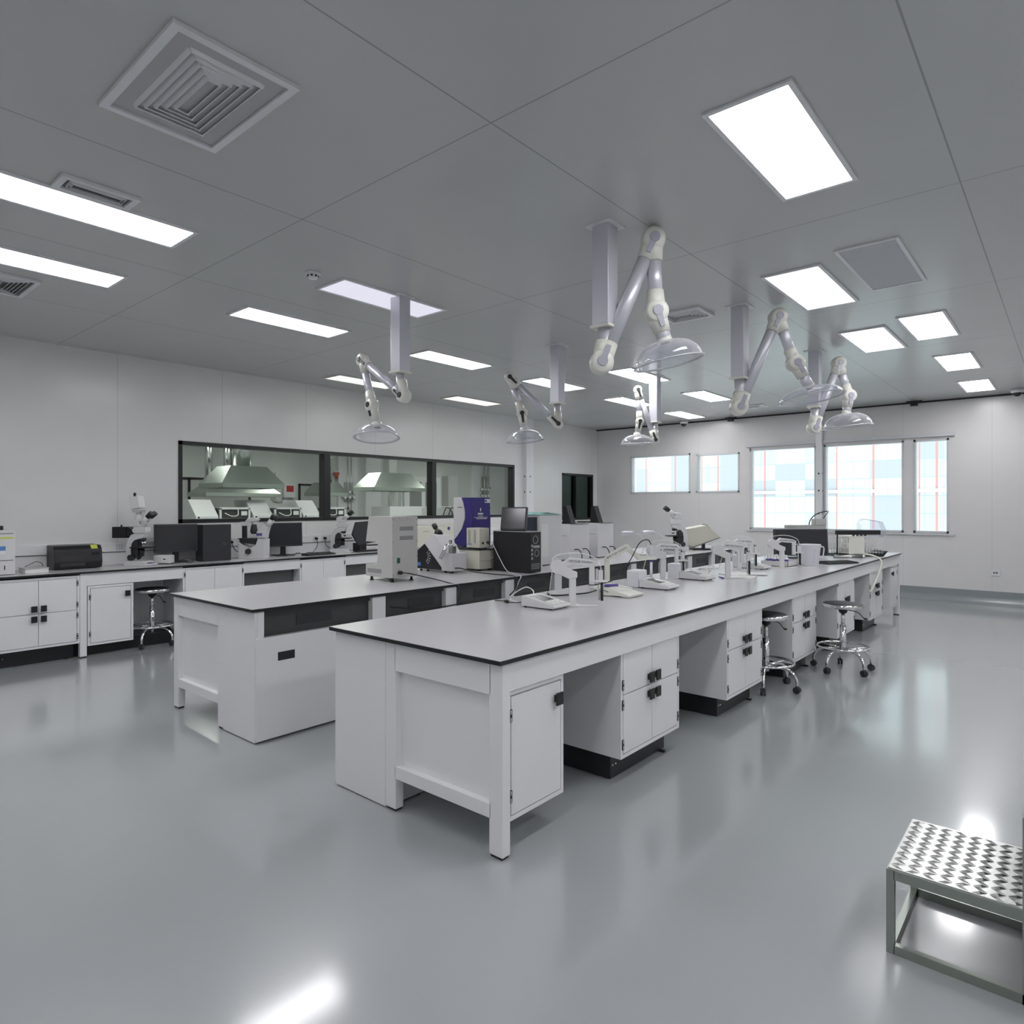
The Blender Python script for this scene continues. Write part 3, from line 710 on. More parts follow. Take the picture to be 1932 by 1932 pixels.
B(MB().cyl((-4.356, 3.625, .93), (-4.32, 3.625, .93), .017, .013), 'mains_plug', 'black')
cable('black cord from the tall grey instrument over the middle bench edge', [(-4.32, 3.625, .93), (-4.25, 3.66, .925), (-4.12, 3.78, .885), (-3.98, 3.83, .857), (-3.87, 3.86, .83), (-3.86, 3.86, .75), (-3.875, 3.85, .71)], .005)
cable('black cord with plug in the niche below the middle bench edge', [(-4.01, 3.18, .74), (-3.96, 3.2, .73), (-3.93, 3.36, .70), (-3.92, 3.55, .675), (-3.89, 3.8, .68), (-3.88, 3.92, .685)], .005)
# refractometer like instrument
t = thing('slanted_instrument', 'white and black wedge-shaped instrument with eyepiece and chrome handle on the middle bench', 'lab instrument', (-4.75, 4.5, TOP))
B = lambda mb, n, m, p=t: mb.build(n, m, p, world=True)
B(MB().prism([(-5.01, .87), (-5.01, 1.06), (-4.895, 1.145), (-4.80, 1.22), (-4.74, 1.205), (-4.60, 1.04), (-4.515, 1.04), (-4.515, .87)], 'y', 4.405, 4.60, bev=.004), 'housing', 'offwhite')
B(MB().prism([(-5.005, .875), (-5.005, 1.05), (-4.90, 1.12), (-4.66, .90), (-4.66, .875)], 'y', 4.398, 4.406, bev=.001), 'side_panel', 'black')
vs = MB()
for k in range(12):
    a, rr = .5+.32*(k % 6), (.06, .085)[k // 6]; x, z = -4.90+rr*math.cos(a-1.4), .98+rr*math.sin(a-1.4)+.02
    vs.box(x-.009, x+.009, 4.396, 4.399, z-.0035, z+.0035)
B(vs, 'vent_slot', 'chrome')
d = V((-.6, 0, .8)); p = V((-4.80, 4.5, 1.215))
B(MB().lathe([(0, -.02), (.042, -.01), (.042, .02), (.026, .045), (.018, .05), (.018, .07), (.025, .075), (.025, .12), (0, .12)], p, d, 24), 'eyepiece', 'black')
B(MB().cyl((-4.565, 4.385, 1.125), (-4.625, 4.36, .99), .017, .017).cyl((-4.565, 4.385, 1.125), (-4.53, 4.43, 1.12), .013), 'chrome_handle', 'chrome')
B(MB().box(-4.58, -4.525, 4.42, 4.47, 1.04, 1.11).box(-4.56, -4.53, 4.405, 4.42, 1.11, 1.17), 'prism_holder', 'steel')
B(MB().box(-5.0, -4.955, 4.3955, 4.3985, .90, .935), 'blue_sticker', 'bluelabel')
B(MB().box(-4.555, -4.535, 4.6, 4.6, .9, .91), 'cord_socket', 'black') if False else None
for x in (-4.98, -4.88, -4.63, -4.54): B(MB().cyl((x, 4.43, TOP), (x, 4.43, .872), .012), 'foot', 'black')
cable('black cord from the wedge-shaped instrument curving over the middle bench edge', [(-4.51, 4.44, .90), (-4.44, 4.46, .90), (-4.3, 4.5, .872), (-4.14, 4.58, .857), (-3.98, 4.60, .857), (-3.88, 4.60, .84), (-3.865, 4.58, .75), (-3.872, 4.50, .69)], .0055)
# beige base unit, small beige box and blue housing
t = thing('beige_base_unit', 'wide beige instrument base on the middle bench carrying smaller boxes', 'lab instrument', (-4.76, 4.98, TOP))
B = lambda mb, n, m, p=t: mb.build(n, m, p, world=True)
B(MB().prism([(-5.05, 4.80), (-4.90, 4.735), (-4.47, 4.735), (-4.47, 4.95), (-4.52, 5.30), (-5.05, 5.30)], 'z', .868, 1.055, bev=.004), 'housing', 'beige')
B(MB().prism([(-5.05, 4.80), (-4.90, 4.73), (-4.465, 4.73), (-4.465, 4.955), (-4.515, 5.305), (-5.05, 5.305)], 'z', 1.055, 1.067), 'top_plate', 'dark')
for x, y in ((-4.5, 4.77), (-4.5, 4.92), (-4.98, 4.85), (-4.98, 5.25)): B(MB().cyl((x, y, TOP), (x, y, .869), .02), 'foot', 'black')
B(MB().tube([(-4.469, 4.74, .97), (-4.455, 4.80, .955), (-4.455, 4.90, .965), (-4.462, 4.95, 1.02), (-4.468, 4.95, 1.06)], .004), 'white_tube', 'hose')
t = thing('small_beige_box', 'small beige box with two slotted vents standing on the beige base', 'lab instrument', (-4.57, 4.83, 1.067))
B = lambda mb, n, m, p=t: mb.build(n, m, p, world=True)
B(MB().box(-4.665, -4.485, 4.755, 4.895, 1.078, 1.275, bev=.002), 'housing', 'beige')
for x in (-4.625, -4.55):
    g_ = MB()
    for k in range(14): g_.box(x-.015, x+.015, 4.7535, 4.756, 1.125+k*.0095, 1.130+k*.0095)
    B(g_, 'vent_grille', 'grille')
B(MB().box(-4.655, -4.59, 4.7535, 4.756, 1.108, 1.118), 'blue_label', 'bluelabel')
B(MB().cyl((-4.486, 4.80, 1.125), (-4.478, 4.80, 1.125), .012), 'round_socket', 'black')
B(MB().cyl((-4.486, 4.865, 1.13), (-4.45, 4.865, 1.13), .012), 'mains_plug', 'dark')
for x in (-4.64, -4.51):
    for y in (4.775, 4.875): B(MB().cyl((x, y, 1.067), (x, y, 1.079), .01), 'foot', 'black')
cable('pale grey cord hanging from the small beige box over the middle bench edge', [(-4.45, 4.865, 1.13), (-4.40, 4.86, 1.11), (-4.30, 4.84, .99), (-4.12, 4.76, .87), (-3.88, 4.66, .855), (-3.868, 4.62, .80), (-3.872, 4.56, .70)], .0045, 'alu')
t = thing('blue_white_analyser', 'tall blue and white curved analyser standing behind the small beige box', 'lab instrument', (-4.92, 5.1, 1.067))
B = lambda mb, n, m, p=t: mb.build(n, m, p, world=True)
B(MB().prism([(-5.05, 1.10), (-5.0, 1.075), (-4.79, 1.075), (-4.79, 1.35), (-4.80, 1.585), (-5.05, 1.585)], 'y', 4.96, 5.25, bev=.004), 'housing', 'blue')
arc = [(-5.052, 1.13), (-5.0, 1.17), (-4.925, 1.26), (-4.885, 1.36), (-4.885, 1.44), (-4.91, 1.53), (-4.94, 1.587), (-5.052, 1.587)]
B(MB().prism(arc, 'y', 4.950, 4.961, bev=.002), 'white_side_panel', 'offwhite')
B(MB().box(-4.99, -4.92, 4.9475, 4.951, 1.475, 1.487), 'handle_slot', 'grille')
lg = MB()
for y0, y1, z0, z1 in ((5.085, 5.10, 1.44, 1.475), (5.05, 5.13, 1.405, 1.422), (5.05, 5.13, 1.385, 1.392), (4.99, 5.2, 1.372, 1.376), (5.03, 5.19, 1.358, 1.366)):
    lg.box(-4.7895, -4.7875, y0, y1, z0, z1)
lg.box(-4.7895, -4.787, 5.16, 5.245, 1.53, 1.57)
B(lg, 'lettering', 'paper')
B(MB().cyl((-4.7875, 5.175, 1.55), (-4.7855, 5.175, 1.55), .014), 'round_mark', 'purple')
# tower computer lying across, with two screens
t = thing('computer_tower', 'large black computer tower with ports towards the aisle, on the middle bench', 'computer', (-4.18, 4.98, TOP))
B = lambda mb, n, m, p=t: mb.build(n, m, p, world=True)
B(MB().box(-4.42, -3.955, 4.885, 5.065, TOP+.006, 1.245, bev=.003), 'case', 'black')
B(MB().box(-3.956, -3.953, 4.90, 5.05, .875, 1.225), 'rear_plate', 'dark')
pp = MB(); pp.torus((-3.952, 4.975, 1.17), .036, .003, (1, 0, 0)); pp.torus((-3.952, 4.995, 1.04), .032, .003, (1, 0, 0))
for z in (.89, .905, .92, .935): pp.box(-3.954, -3.951, 4.91, 5.04, z, z+.006)
for z in (.98, 1.02, 1.06, 1.10): pp.box(-3.954, -3.950, 4.91, 4.935, z, z+.025)
pp.box(-3.954, -3.951, 4.945, 5.04, 1.09, 1.115)
B(pp, 'port', 'steel')
B(MB().box(-4.42, -3.955, 4.884, 5.066, 1.243, 1.25), 'top_strip', 'steel')
def screen(label, loc, rz, w, h, tilt=0., stand=.12, depth=.035, mscreen='screen', group='flat screens', base=True, lift=0.):
    """flat screen: local +y is its back, screen towards -y"""
    t = thing('monitor', label, 'monitor', loc, rz, group)
    mx = T_(0, 0, stand) @ RX(-tilt)
    MB().box(-w/2, w/2, 0, depth, 0, h, mx, bev=.004).build('monitor_case', 'dark', t)
    MB().box(-w/2+.014, w/2-.014, -.0012, .002, .016, h-.014, mx).build('display', mscreen, t)
    if base:
        MB().prism([(-.035, .01), (.035, .01), (.028, stand+h*.4), (-.028, stand+h*.4)], 'y', depth, depth+.02).build('stand_neck', 'black', t)
        MB().box(-w*.24, w*.24, -.05, .14, 0, .014, bev=.004).build('stand_base', 'black', t)
    return t
screen('small tilted screen standing on top of the black computer tower', (-4.24, 4.975, 1.252), math.radians(20), .27, .235, .22, .004, base=False)
t = thing('film_wrapped_cabinet', 'white box instrument draped with pale green plastic film, behind the black tower', 'lab instrument', (-4.5, 5.75, TOP))
B = lambda mb, n, m, p=t: mb.build(n, m, p, world=True)
B(MB().box(-4.78, -4.35, 5.55, 5.95, TOP+.01, 1.40, bev=.006), 'housing', 'offwhite')
fm = MB(); n = 14
for k in range(n):
    x = -4.79+.46*k/n; fm.prism([(5.53+.01*math.sin(k*2.1), 1.402), (5.6, 1.418+.012*math.sin(k*1.7)), (5.8, 1.412+.014*math.cos(k*1.3)), (5.965, 1.402)], 'x', x, x+.46/n)
B(fm, 'plastic_film', 'teal')
B(MB().box(-4.352, -4.349, 5.58, 5.70, .95, 1.3), 'label_strip', 'paper')
screen('grey-blue screen turned sideways behind the small tilted screen', (-4.36, 5.36, 1.20), VIEW+.35, .22, .16, .03, .02, mscreen='screen_blue', base=False)
t = thing('instrument_rack', 'slim white stand below the grey-blue screen on the middle bench', 'stand', (-4.36, 5.38, TOP))
MB().box(-4.46, -4.26, 5.28, 5.48, TOP, 1.2, bev=.004).build('stand_body', 'offwhite', t, world=True)
# two white analysers with black tapered holders
def analyser(label, x0, x1, y0, y1, z1):
    t = thing('white_analyser', label, 'lab instrument', ((x0+x1)/2, (y0+y1)/2, TOP), 0, 'twin white analysers')
    B = lambda mb, n, m, p=t: mb.build(n, m, p, world=True)
    B(MB().prism([(x0, TOP+.01), (x1, TOP+.01), (x1, z1), (x0+.04, z1), (x0, z1-.04)], 'y', y0, y1, bev=.004), 'housing', 'offwhite')
    B(MB().box(x0+.02, x0+.22, y0-.002, y0+.001, TOP+.15, TOP+.29), 'display_window', 'screen_blue')
    B(MB().box(x0+.02, x0+.33, y0-.003, y0+.001, TOP+.292, TOP+.297), 'trim_line', 'grille')
    B(MB().prism([(x0+.0, z1-.02), (x0+.05, z1+.02), (x0+.16, z1+.02), (x0+.17, z1+.002), (x1+.02, z1+.002), (x1+.02, z1+.0), (x0+.05, z1)], 'y', y0+.02, y1-.02), 'lid_tray', 'black')
    B(MB().prism([(x0+.19, z1+.002), (x0+.205, z1+.205), (x0+.245, z1+.215), (x0+.32, z1+.002)], 'y', y0+.10, y0+.20, bev=.003), 'tapered_holder', 'black')
    for dy in (.10, .27):
        B(MB().tube([(x1, y0+dy, TOP+.13), (x1+.05, y0+dy+.01, TOP+.13), (x1+.08, y0+dy+.03, TOP+.08), (x1+.085, y0+dy+.03, TOP+.02)], .006), 'drain_pipe', 'black')
    return t
analyser('left white boxy analyser with dark window and black tapered holder', -4.87, -4.50, 6.31, 6.72, 1.283)
analyser('right white boxy analyser with black tapered holder, before the left wall corner', -4.87, -4.50, 6.91, 7.27, 1.283)
def lamp(label, x, y, rz):
    t = thing('gooseneck_lamp', label, 'lamp', (x, y, TOP), rz, 'gooseneck lamps')
    MB().lathe([(0, 0), (.055, 0), (.055, .02), (.02, .03), (0, .03)], (0, 0, 0)).build('lamp_base', 'greybox', t)
    MB().tube([(0, 0, .025), (.02, 0, .12), (.01, 0, .22), (-.06, 0, .28), (-.13, 0, .30)], .007).build('gooseneck', 'alu', t)
    MB().cyl((-.11, 0, .297), (-.27, 0, .29), .022, .03).build('lamp_head', 'alu', t)
lamp('left gooseneck lamp with silver head beside the white analysers', -4.28, 7.62, VIEW)
lamp('right gooseneck lamp with silver head, behind the cream electrode arm', -4.18, 7.98, VIEW)
t = thing('ultrasonic_tray', 'low grey tray with dark contents below the right gooseneck lamp', 'tray', (-4.15, 8.15, TOP))
MB().box(-4.3, -4.0, 8.05, 8.3, TOP, TOP+.05, bev=.004).build('tray_body', 'greybox', t, world=True)
MB().box(-4.28, -4.02, 8.07, 8.28, TOP+.045, TOP+.056).build('tray_insert', 'dark', t, world=True)
t = thing('beige_slanted_instrument', 'beige angular instrument tilted on a black foot behind the binocular microscope', 'lab instrument', (-4.22, 9.25, TOP), VIEW)
MB().prism([(-.24, .10), (-.24, .31), (.05, .365), (.11, .31), (.245, .19), (-.16, .045)], 'y', -.15, .15, bev=.006).build('housing', 'beige', t)
MB().prism([(.245, .185), (-.155, .042), (-.145, .03), (.26, .183)], 'y', -.13, .13).build('under_panel', 'grille', t)
MB().box(-.14, .14, -.12, .12, .0, .02).box(.02, .06, -.03, .03, .02, .09).build('foot_plate', 'black', t)
MB().prism([(.052, .367), (.11, .312), (.117, .318), (.058, .374)], 'y', -.1, .1).build('dark_strip', 'dark', t)

# ------------------------------------------------------------------ microscopes
def eyepieces(t, p, d, gap=.062, s=1.):
    """two tubes from p along d with dark rubber ends, as one part each"""
    d = V(d).normalized()
    for k in (-1, 1):
        q = V(p)+V((0, k*gap/2*s, 0))
        o = MB().cyl(q-d*.05*s, q+d*.05*s, .026*s, .024*s).build('eyepiece_tube', 'offwhite', t)
        MB().cyl(q+d*.046*s, q+d*.115*s, .025*s, .029*s).build('eyecup', 'black', o)
def microscope(label, loc, rz, camera=False, lamp_house=True, s=1.):
    t = thing('microscope', label, 'microscope', loc, rz, 'microscopes')
    MB().prism([(-.12, 0), (.16, 0), (.17, .012), (.10, .05), (.0, .055), (-.12, .055)], 'y', -.085, .085, bev=.005).build('base', 'offwhite', t)
    arm = [(-.125, .03), (-.02, .03), (-.055, .10), (-.066, .17), (-.055, .24), (-.02, .285), (.07, .30), (.09, .335), (.085, .35), (-.02, .352), (-.07, .33), (-.105, .28), (-.122, .2), (-.125, .12)]
    MB().prism(arm, 'y', -.035, .035, bev=.006).build('arm', 'offwhite', t)
    MB().prism([(-.03, .352), (.10, .352), (.11, .375), (.11, .42), (-.02, .42), (-.05, .385)], 'y', -.045, .045, bev=.005).build('illuminator_block', 'offwhite', t)
    MB().prism([(-.04, .42), (.05, .42), (.09, .46), (.06, .50), (.0, .505), (-.045, .48)], 'y', -.05, .05, bev=.012).build('head', 'offwhite', t)
    eyepieces(t, (.085, 0, .495), (.72, 0, .62))
    MB().prism([(-.062, .085), (.01, .085), (.02, .14), (.01, .262), (-.03, .275), (-.058, .24), (-.067, .17)], 'y', -.037, .037, bev=.004).build('inner_column', 'dark', t)
    MB().lathe([(.02, .30), (.035, .295), (.035, .27), (.0, .265)], (.045, 0, 0)).build('nosepiece', 'dark', t)
    for a in (-.9, 0, .9):
        MB().cyl((.045+.012*math.cos(a), .02*math.sin(a), .27), (.045+.03*math.cos(a), .03*math.sin(a), .225), .012, .008).build('objective', 'chrome', t)
    MB().box(-.05, .15, -.08, .08, .19, .205, bev=.002).build('stage', 'black', t)
    MB().cyl((.03, 0, .10), (.03, 0, .19), .03, .035).box(-.06, .02, -.03, .03, .12, .19).build('condenser', 'black', t)
    for k in (-1, 1): MB().cyl((-.05, k*.036, .09), (-.05, k*.075, .09), .033, .031).build('focus_knob', 'dark', t)
    if lamp_house:
        MB().box(-.27, -.12, -.055, .055, .30, .42, bev=.004).prism([(-.12, .32), (-.03, .353), (-.05, .39), (-.10, .42), (-.12, .42)], 'y', -.04, .04).build('lamp_house', 'black', t)
        MB().cyl((-.2, 0, .42), (-.2, 0, .44), .01).cyl((-.27, 0, .34), (-.285, 0, .34), .01).build('lamp_knob', 'black', t)
    if camera:
        MB().lathe([(.034, .50), (.034, .53), (.027, .535), (.027, .575), (0, .575)], (.0, 0, 0)).build('photo_port', 'offwhite', t)
        mx = T_(.0, 0, .62) @ RY(-.18)
        MB().prism([(-.04, -.04), (.045, -.04), (.05, -.01), (-.045, -.01)], 'y', -.045, .045).build('camera_mount', 'greybox', t)
        bpy_o = [c for c in kids(t) if c.name.startswith('camera_mount')][0]; bpy_o.location = (0, 0, .615)
        MB().box(-.055, .045, -.05, .05, .0, .13, mx, bev=.003).build('camera_box', 'paper', t)
        MB().ball((-.045, 0, .775), .016, seg=12).cyl((-.045, 0, .74), (-.045, 0, .78), .012).build('camera_knob', 'black', t)
    MB().box(.115, .155, -.05, .05, .030, .034, T_(0, 0, 0)).build('badge', 'purple', t)
    t.scale = (s, s, s); return t
microscope('tall white microscope with camera on top and black lamp house, on the wall counter', (-7.72, 2.80, TOP), VIEW-.1, True, s=1.0)
microscope('white curved-arm microscope right of the middle monitor, beside a black shield', (-7.78, 5.42, TOP), VIEW, False, False, s=1.0)
m4 = microscope('small binocular microscope turned left, far end of the middle bench', (-4.34, 8.76, TOP), VIEW+PI, False, False, s=1.1)
t = thing('power_supply', 'small white power box beside the camera microscope', 'power supply', (-7.72, 3.06, TOP), VIEW)
MB().box(-.09, .09, -.06, .06, .01, .10, bev=.012).build('box_body', 'offwhite', t); MB().box(.0, .07, -.0615, -.059, .03, .085, bev=.0005).build('front_plate', 'paper', t); MB().box(.025, .05, -.0635, -.060, .05, .062).build('switch', 'black', t)
# inverted microscope
t = thing('inverted_microscope', 'white inverted microscope between the computer tower and the middle monitor', 'microscope', (-7.72, 4.12, TOP), VIEW, 'microscopes')
MB().prism([(-.16, 0), (.16, 0), (.165, .24), (.08, .25), (.06, .16), (-.02, .12), (-.16, .20)], 'y', -.09, .09, bev=.006).build('body', 'offwhite', t)
MB().box(-.16, .12, -.085, .085, .235, .25).prism([(-.15, .20), (.06, .17), (.05, .235), (-.15, .235)], 'y', -.07, .07).build('stage', 'dark', t)
MB().box(-.14, -.09, -.02, .02, .25, .44).build('lamp_pillar', 'dark', t)
MB().box(-.155, -.02, -.035, .035, .40, .45, bev=.005).prism([(-.10, .45), (.04, .45), (.07, .48), (.03, .50), (-.06, .50)], 'y', -.04, .04, bev=.006).build('lamp_arm', 'offwhite', t)
MB().lathe([(.03, .30), (.045, .33), (.03, .42), (0, .42)], (.0, 0, 0)).build('condenser', 'dark', t)
MB().prism([(.06, .25), (.165, .25), (.17, .33), (.20, .40), (.15, .43), (.09, .36), (.05, .33)], 'y', -.05, .05, bev=.006).build('binocular_body', 'offwhite', t)
eyepieces(t, (.20, 0, .44), (.5, 0, .8)); MB().cyl((-.03, -.092, .09), (-.03, -.125, .09), .035, .033).build('focus_knob', 'dark', t)
MB().box(.05, .12, -.0535, -.050, .28, .31).build('badge', 'purple', t)
screen('left wide black monitor tilted beside the camera microscope', (-7.79, 3.225, TOP), math.radians(80), .45, .32, .06, .12)
screen('middle wide black monitor on the wall counter before the black-framed window', (-7.80, 4.58, TOP), math.radians(84), .50, .31, .05, .12)
t = thing('computer_tower', 'black computer tower right of the left monitor on the wall counter', 'computer', (-7.74, 3.6, TOP))
MB().box(-7.85, -7.66, 3.465, 3.80, TOP, 1.28, bev=.004).build('case', 'dark', t, world=True)
MB().torus((-7.659, 3.72, 1.05), .013, .0012, (1, 0, 0), 20, 6).build('round_logo', 'grille', t, world=True)
t = thing('microscope_light_shield', 'black angular light shield right of the curved-arm microscope', 'light shield', (-7.72, 5.80, TOP))
B = lambda mb, n, m, p=t: mb.build(n, m, p, world=True)
B(MB().prism([(5.52, 1.10), (5.58, 1.27), (5.82, 1.285), (5.86, 1.24), (5.94, .98), (5.62, .95)], 'x', -7.66, -7.62), 'shield_panel', 'dark')
B(MB().box(-7.82, -7.66, 5.66, 5.78, TOP, .97, bev=.004), 'shield_base', 'black')
B(MB().box(-7.75, -7.60, 5.80, 6.0, .93, .945).box(-7.70, -7.6, 5.6, 5.95, TOP, TOP+.02), 'side_arm', 'black')
def keyboard(label, loc, rz, w=.44, d=.15):
    t = thing('keyboard', label, 'keyboard', loc, rz, 'keyboards')
    MB().prism([(-d/2, 0), (d/2, 0), (d/2, .026), (-d/2, .014)], 'x', -w/2, w/2, bev=.002).build('keyboard_body', 'dark', t)
    k = MB(); sl = math.atan2(.012, d)
    for i in range(15):
        for j in range(5):
            x = -w/2+.014+i*(w-.02)/15; y = -d/2+.014+j*(d-.024)/5; z = .014+.012*(y+d/2)/d
            k.box(x, x+(w-.02)/15-.003, y, y+(d-.024)/5-.003, z, z+.006)
    k.build('keys', 'black', t); return t
keyboard('black keyboard on the wall counter right of the middle monitor', (-7.58, 4.95, TOP), PI/2+.1)
keyboard('dark keyboard on the near bench behind the plastic jug', (-2.02, 7.99, TOP), math.radians(62), .46, .17)
# things at the left end of the counter
t = thing('printer', 'dark green-black desktop printer with yellow sticker on the wall counter', 'printer', (-7.88, 2.26, TOP))
B = lambda mb, n, m, p=t: mb.build(n, m, p, world=True)
B(MB().prism([(XL+.06, .855), (-7.76, .855), (-7.74, .92), (-7.76, 1.05), (-7.80, 1.09), (XL+.06, 1.095)], 'y', 2.03, 2.46, bev=.012), 'housing', 'black')
B(MB().box(-7.765, -7.742, 2.08, 2.30, .88, .98, bev=.004), 'paper_tray', 'dark'); B(MB().box(-7.765, -7.75, 2.36, 2.43, .96, 1.02, bev=.002), 'control_panel', 'screen')
B(MB().prism([(-7.762, 1.052), (-7.80, 1.0915), (-7.798, 1.093), (-7.76, 1.054)], 'y', 2.36, 2.42), 'yellow_sticker', 'yellow')
t = thing('white_counter_instrument', 'white box instrument with black lid at the left edge of the counter', 'lab instrument', (-7.8, 1.45, TOP))
B = lambda mb, n, m, p=t: mb.build(n, m, p, world=True)
B(MB().box(-8.0, -7.58, 1.2, 1.675, TOP+.005, 1.25, bev=.006), 'housing', 'offwhite'); B(MB().box(-8.0, -7.585, 1.205, 1.67, 1.25, 1.27, bev=.004), 'lid', 'offwhite')
B(MB().box(-7.95, -7.65, 1.25, 1.60, 1.268, 1.31, bev=.01), 'black_lid', 'black'); B(MB().box(-7.581, -7.578, 1.24, 1.66, .985, .99), 'seam', 'black'); B(MB().box(-7.581, -7.578, 1.24, 1.66, 1.235, 1.24), 'seam', 'black')
B(MB().box(-7.581, -7.577, 1.56, 1.66, 1.19, 1.205), 'yellow_sticker', 'yellow'); B(MB().box(-7.581, -7.577, 1.54, 1.60, 1.08, 1.12), 'blue_sticker', 'bluelabel'); B(MB().box(-7.581, -7.5775, 1.545, 1.595, 1.045, 1.078), 'white_sticker', 'paper')
B(MB().box(-7.581, -7.576, 1.59, 1.597, .90, .94), 'drawer_pull', 'black')
t = thing('notebook_stack', 'flat grey bound book with cable lying left of the printer', 'book', (-7.72, 1.86, TOP))
MB().box(-7.84, -7.62, 1.76, 1.95, TOP, TOP+.04, bev=.002).build('page_block', 'paper', t, world=True); MB().box(-7.845, -7.615, 1.755, 1.955, TOP+.04, TOP+.046).build('cover', 'greybox', t, world=True)
cable('thin dark cable looped on the grey book', [(-7.80, 1.80, .902), (-7.76, 1.84, .93), (-7.74, 1.88, .95), (-7.72, 1.92, .93), (-7.74, 1.93, .902)], .003)
t = thing('long_beige_analyser', 'long low beige analyser on the wall counter behind the wedge-shaped instrument', 'lab instrument', (-7.75, 7.25, TOP))
B = lambda mb, n, m, p=t: mb.build(n, m, p, world=True)
B(MB().box(-7.98, -7.58, 6.55, 7.95, TOP+.01, 1.185, bev=.006), 'housing', 'beige'); B(MB().cyl((-7.58, 7.32, 1.14), (-7.575, 7.32, 1.14), .028), 'round_badge', 'purple'); B(MB().box(-7.581, -7.577, 6.78, 6.9, 1.10, 1.108), 'lettering', 'grille')
cable('tangle of black cables on the counter below the middle monitor', [(-7.68, 4.5, .857), (-7.62, 4.6, .87), (-7.66, 4.7, .885), (-7.7, 4.8, .862), (-7.74, 4.9, .88), (-7.7, 5.0, .857), (-7.76, 5.05, .87), (-7.84, 4.9, .857), (-7.8, 4.75, .875)], .0045)
cable('black cable on the counter behind the left monitor stand', [(-7.66, 3.12, .857), (-7.62, 3.2, .87), (-7.6, 3.3, .857), (-7.66, 3.36, .88), (-7.7, 3.3, .9), (-7.72, 3.2, .87)], .0045)

# ------------------------------------------------------------------ near bench: meters, electrode stands, glassware
def ph_meter(label, loc, rz, m='offwhite', s=1., screen_m='grille'):
    """wedge meter, its low front towards local +x"""
    t = thing('ph_meter', label, 'bench meter', loc, rz, 'bench meters on the near bench')
    MB().prism([(-.13, .008), (.12, .008), (.13, .018), (.125, .03), (-.10, .072), (-.13, .072)], 'y', -.09, .09, bev=.005).build('housing', m, t)
    sl = math.atan2(.042, .225); mx = T_(0, 0, .0535) @ RY(sl)
    MB().box(-.09, .118, -.082, .082, -.002, .0015, mx, bev=.0008).build('key_panel', 'greybox', t)
    MB().box(-.08, .03, -.06, .045, .0005, .0026, mx).build('display', 'screen', t)
    k = MB()
    for i in range(2):
        for j in range(3): k.box(.045+i*.035, .045+i*.035+.024, -.06+j*.045, -.06+j*.045+.03, .001, .003, mx)
    k.build('keys', 'paper', t)
    f = MB()
    for x in (-.11, .09):
        for y in (-.07, .07): f.cyl((x, y, 0), (x, y, .009), .01, seg=10)
    f.build('foot', 'black', t); t.scale = (s, s, s); return t
pm = ph_meter('nearest white bench meter with grey display, beside the first electrode stand', (-2.56, 3.33, TOP), 0.02)
dup(pm, (-2.47, 4.67, TOP), 0, 'white bench meter beside a frosted plastic block, third from the near end')
dup(pm, (-2.52, 5.46, TOP), 0, 'white bench meter with a grey pad, fourth from the near end')
dup(pm, (-2.50, 6.80, TOP), -.05, 'white bench meter farthest along the near bench, beside the bottle tray')
cm = thing('multiparameter_meter', 'cream rounded handheld-style meter with green arc, second from the near end', 'bench meter', (-2.49, 4.12, TOP), 0, 'bench meters on the near bench')
MB().prism([(-.13, .003), (-.03, .003), (.02, .015), (.08, .003), (.13, .003), (.135, .02), (.05, .035), (-.05, .06), (-.13, .06)], 'y', -.10, .10, bev=.006).build('housing', 'cream', cm)
MB().box(-.12, -.06, -.07, .02, .060, .0625).build('display', 'grille', cm); MB().tube([(-.12, -.102, .02), (-.10, -.103, .035), (-.07, -.103, .04), (-.04, -.102, .03)], .0025).build('green_arc', 'green', cm)
tg = thing('marker_pen', 'violet-capped marker pen lying on the cream meter', 'pen', (-2.50, 4.10, TOP+.062), .9)
MB().cyl((-.10, 0, .012), (-.0, 0, .014), .010).build('cap', 'purple', tg); MB().cyl((0, 0, .012), (.11, 0, -.012), .0085, .006).build('barrel', 'paper', tg)
def frosted_block(label, x, y):
    t = thing('storage_block', label, 'storage block', (x, y, TOP), .02, 'frosted storage blocks')
    MB().box(-.055, .055, -.07, .07, .0, .135, bev=.012).build('block_body', 'frost', t); MB().box(.055, .057, -.04, .04, .0, .04).build('block_recess', 'grille', t)
    return t
frosted_block('frosted plastic block behind the third bench meter', -2.665, 4.66)
frosted_block('frosted plastic block behind the fourth bench meter', -2.71, 5.44)
frosted_block('frosted plastic block behind the farthest bench meter', -2.70, 6.88)
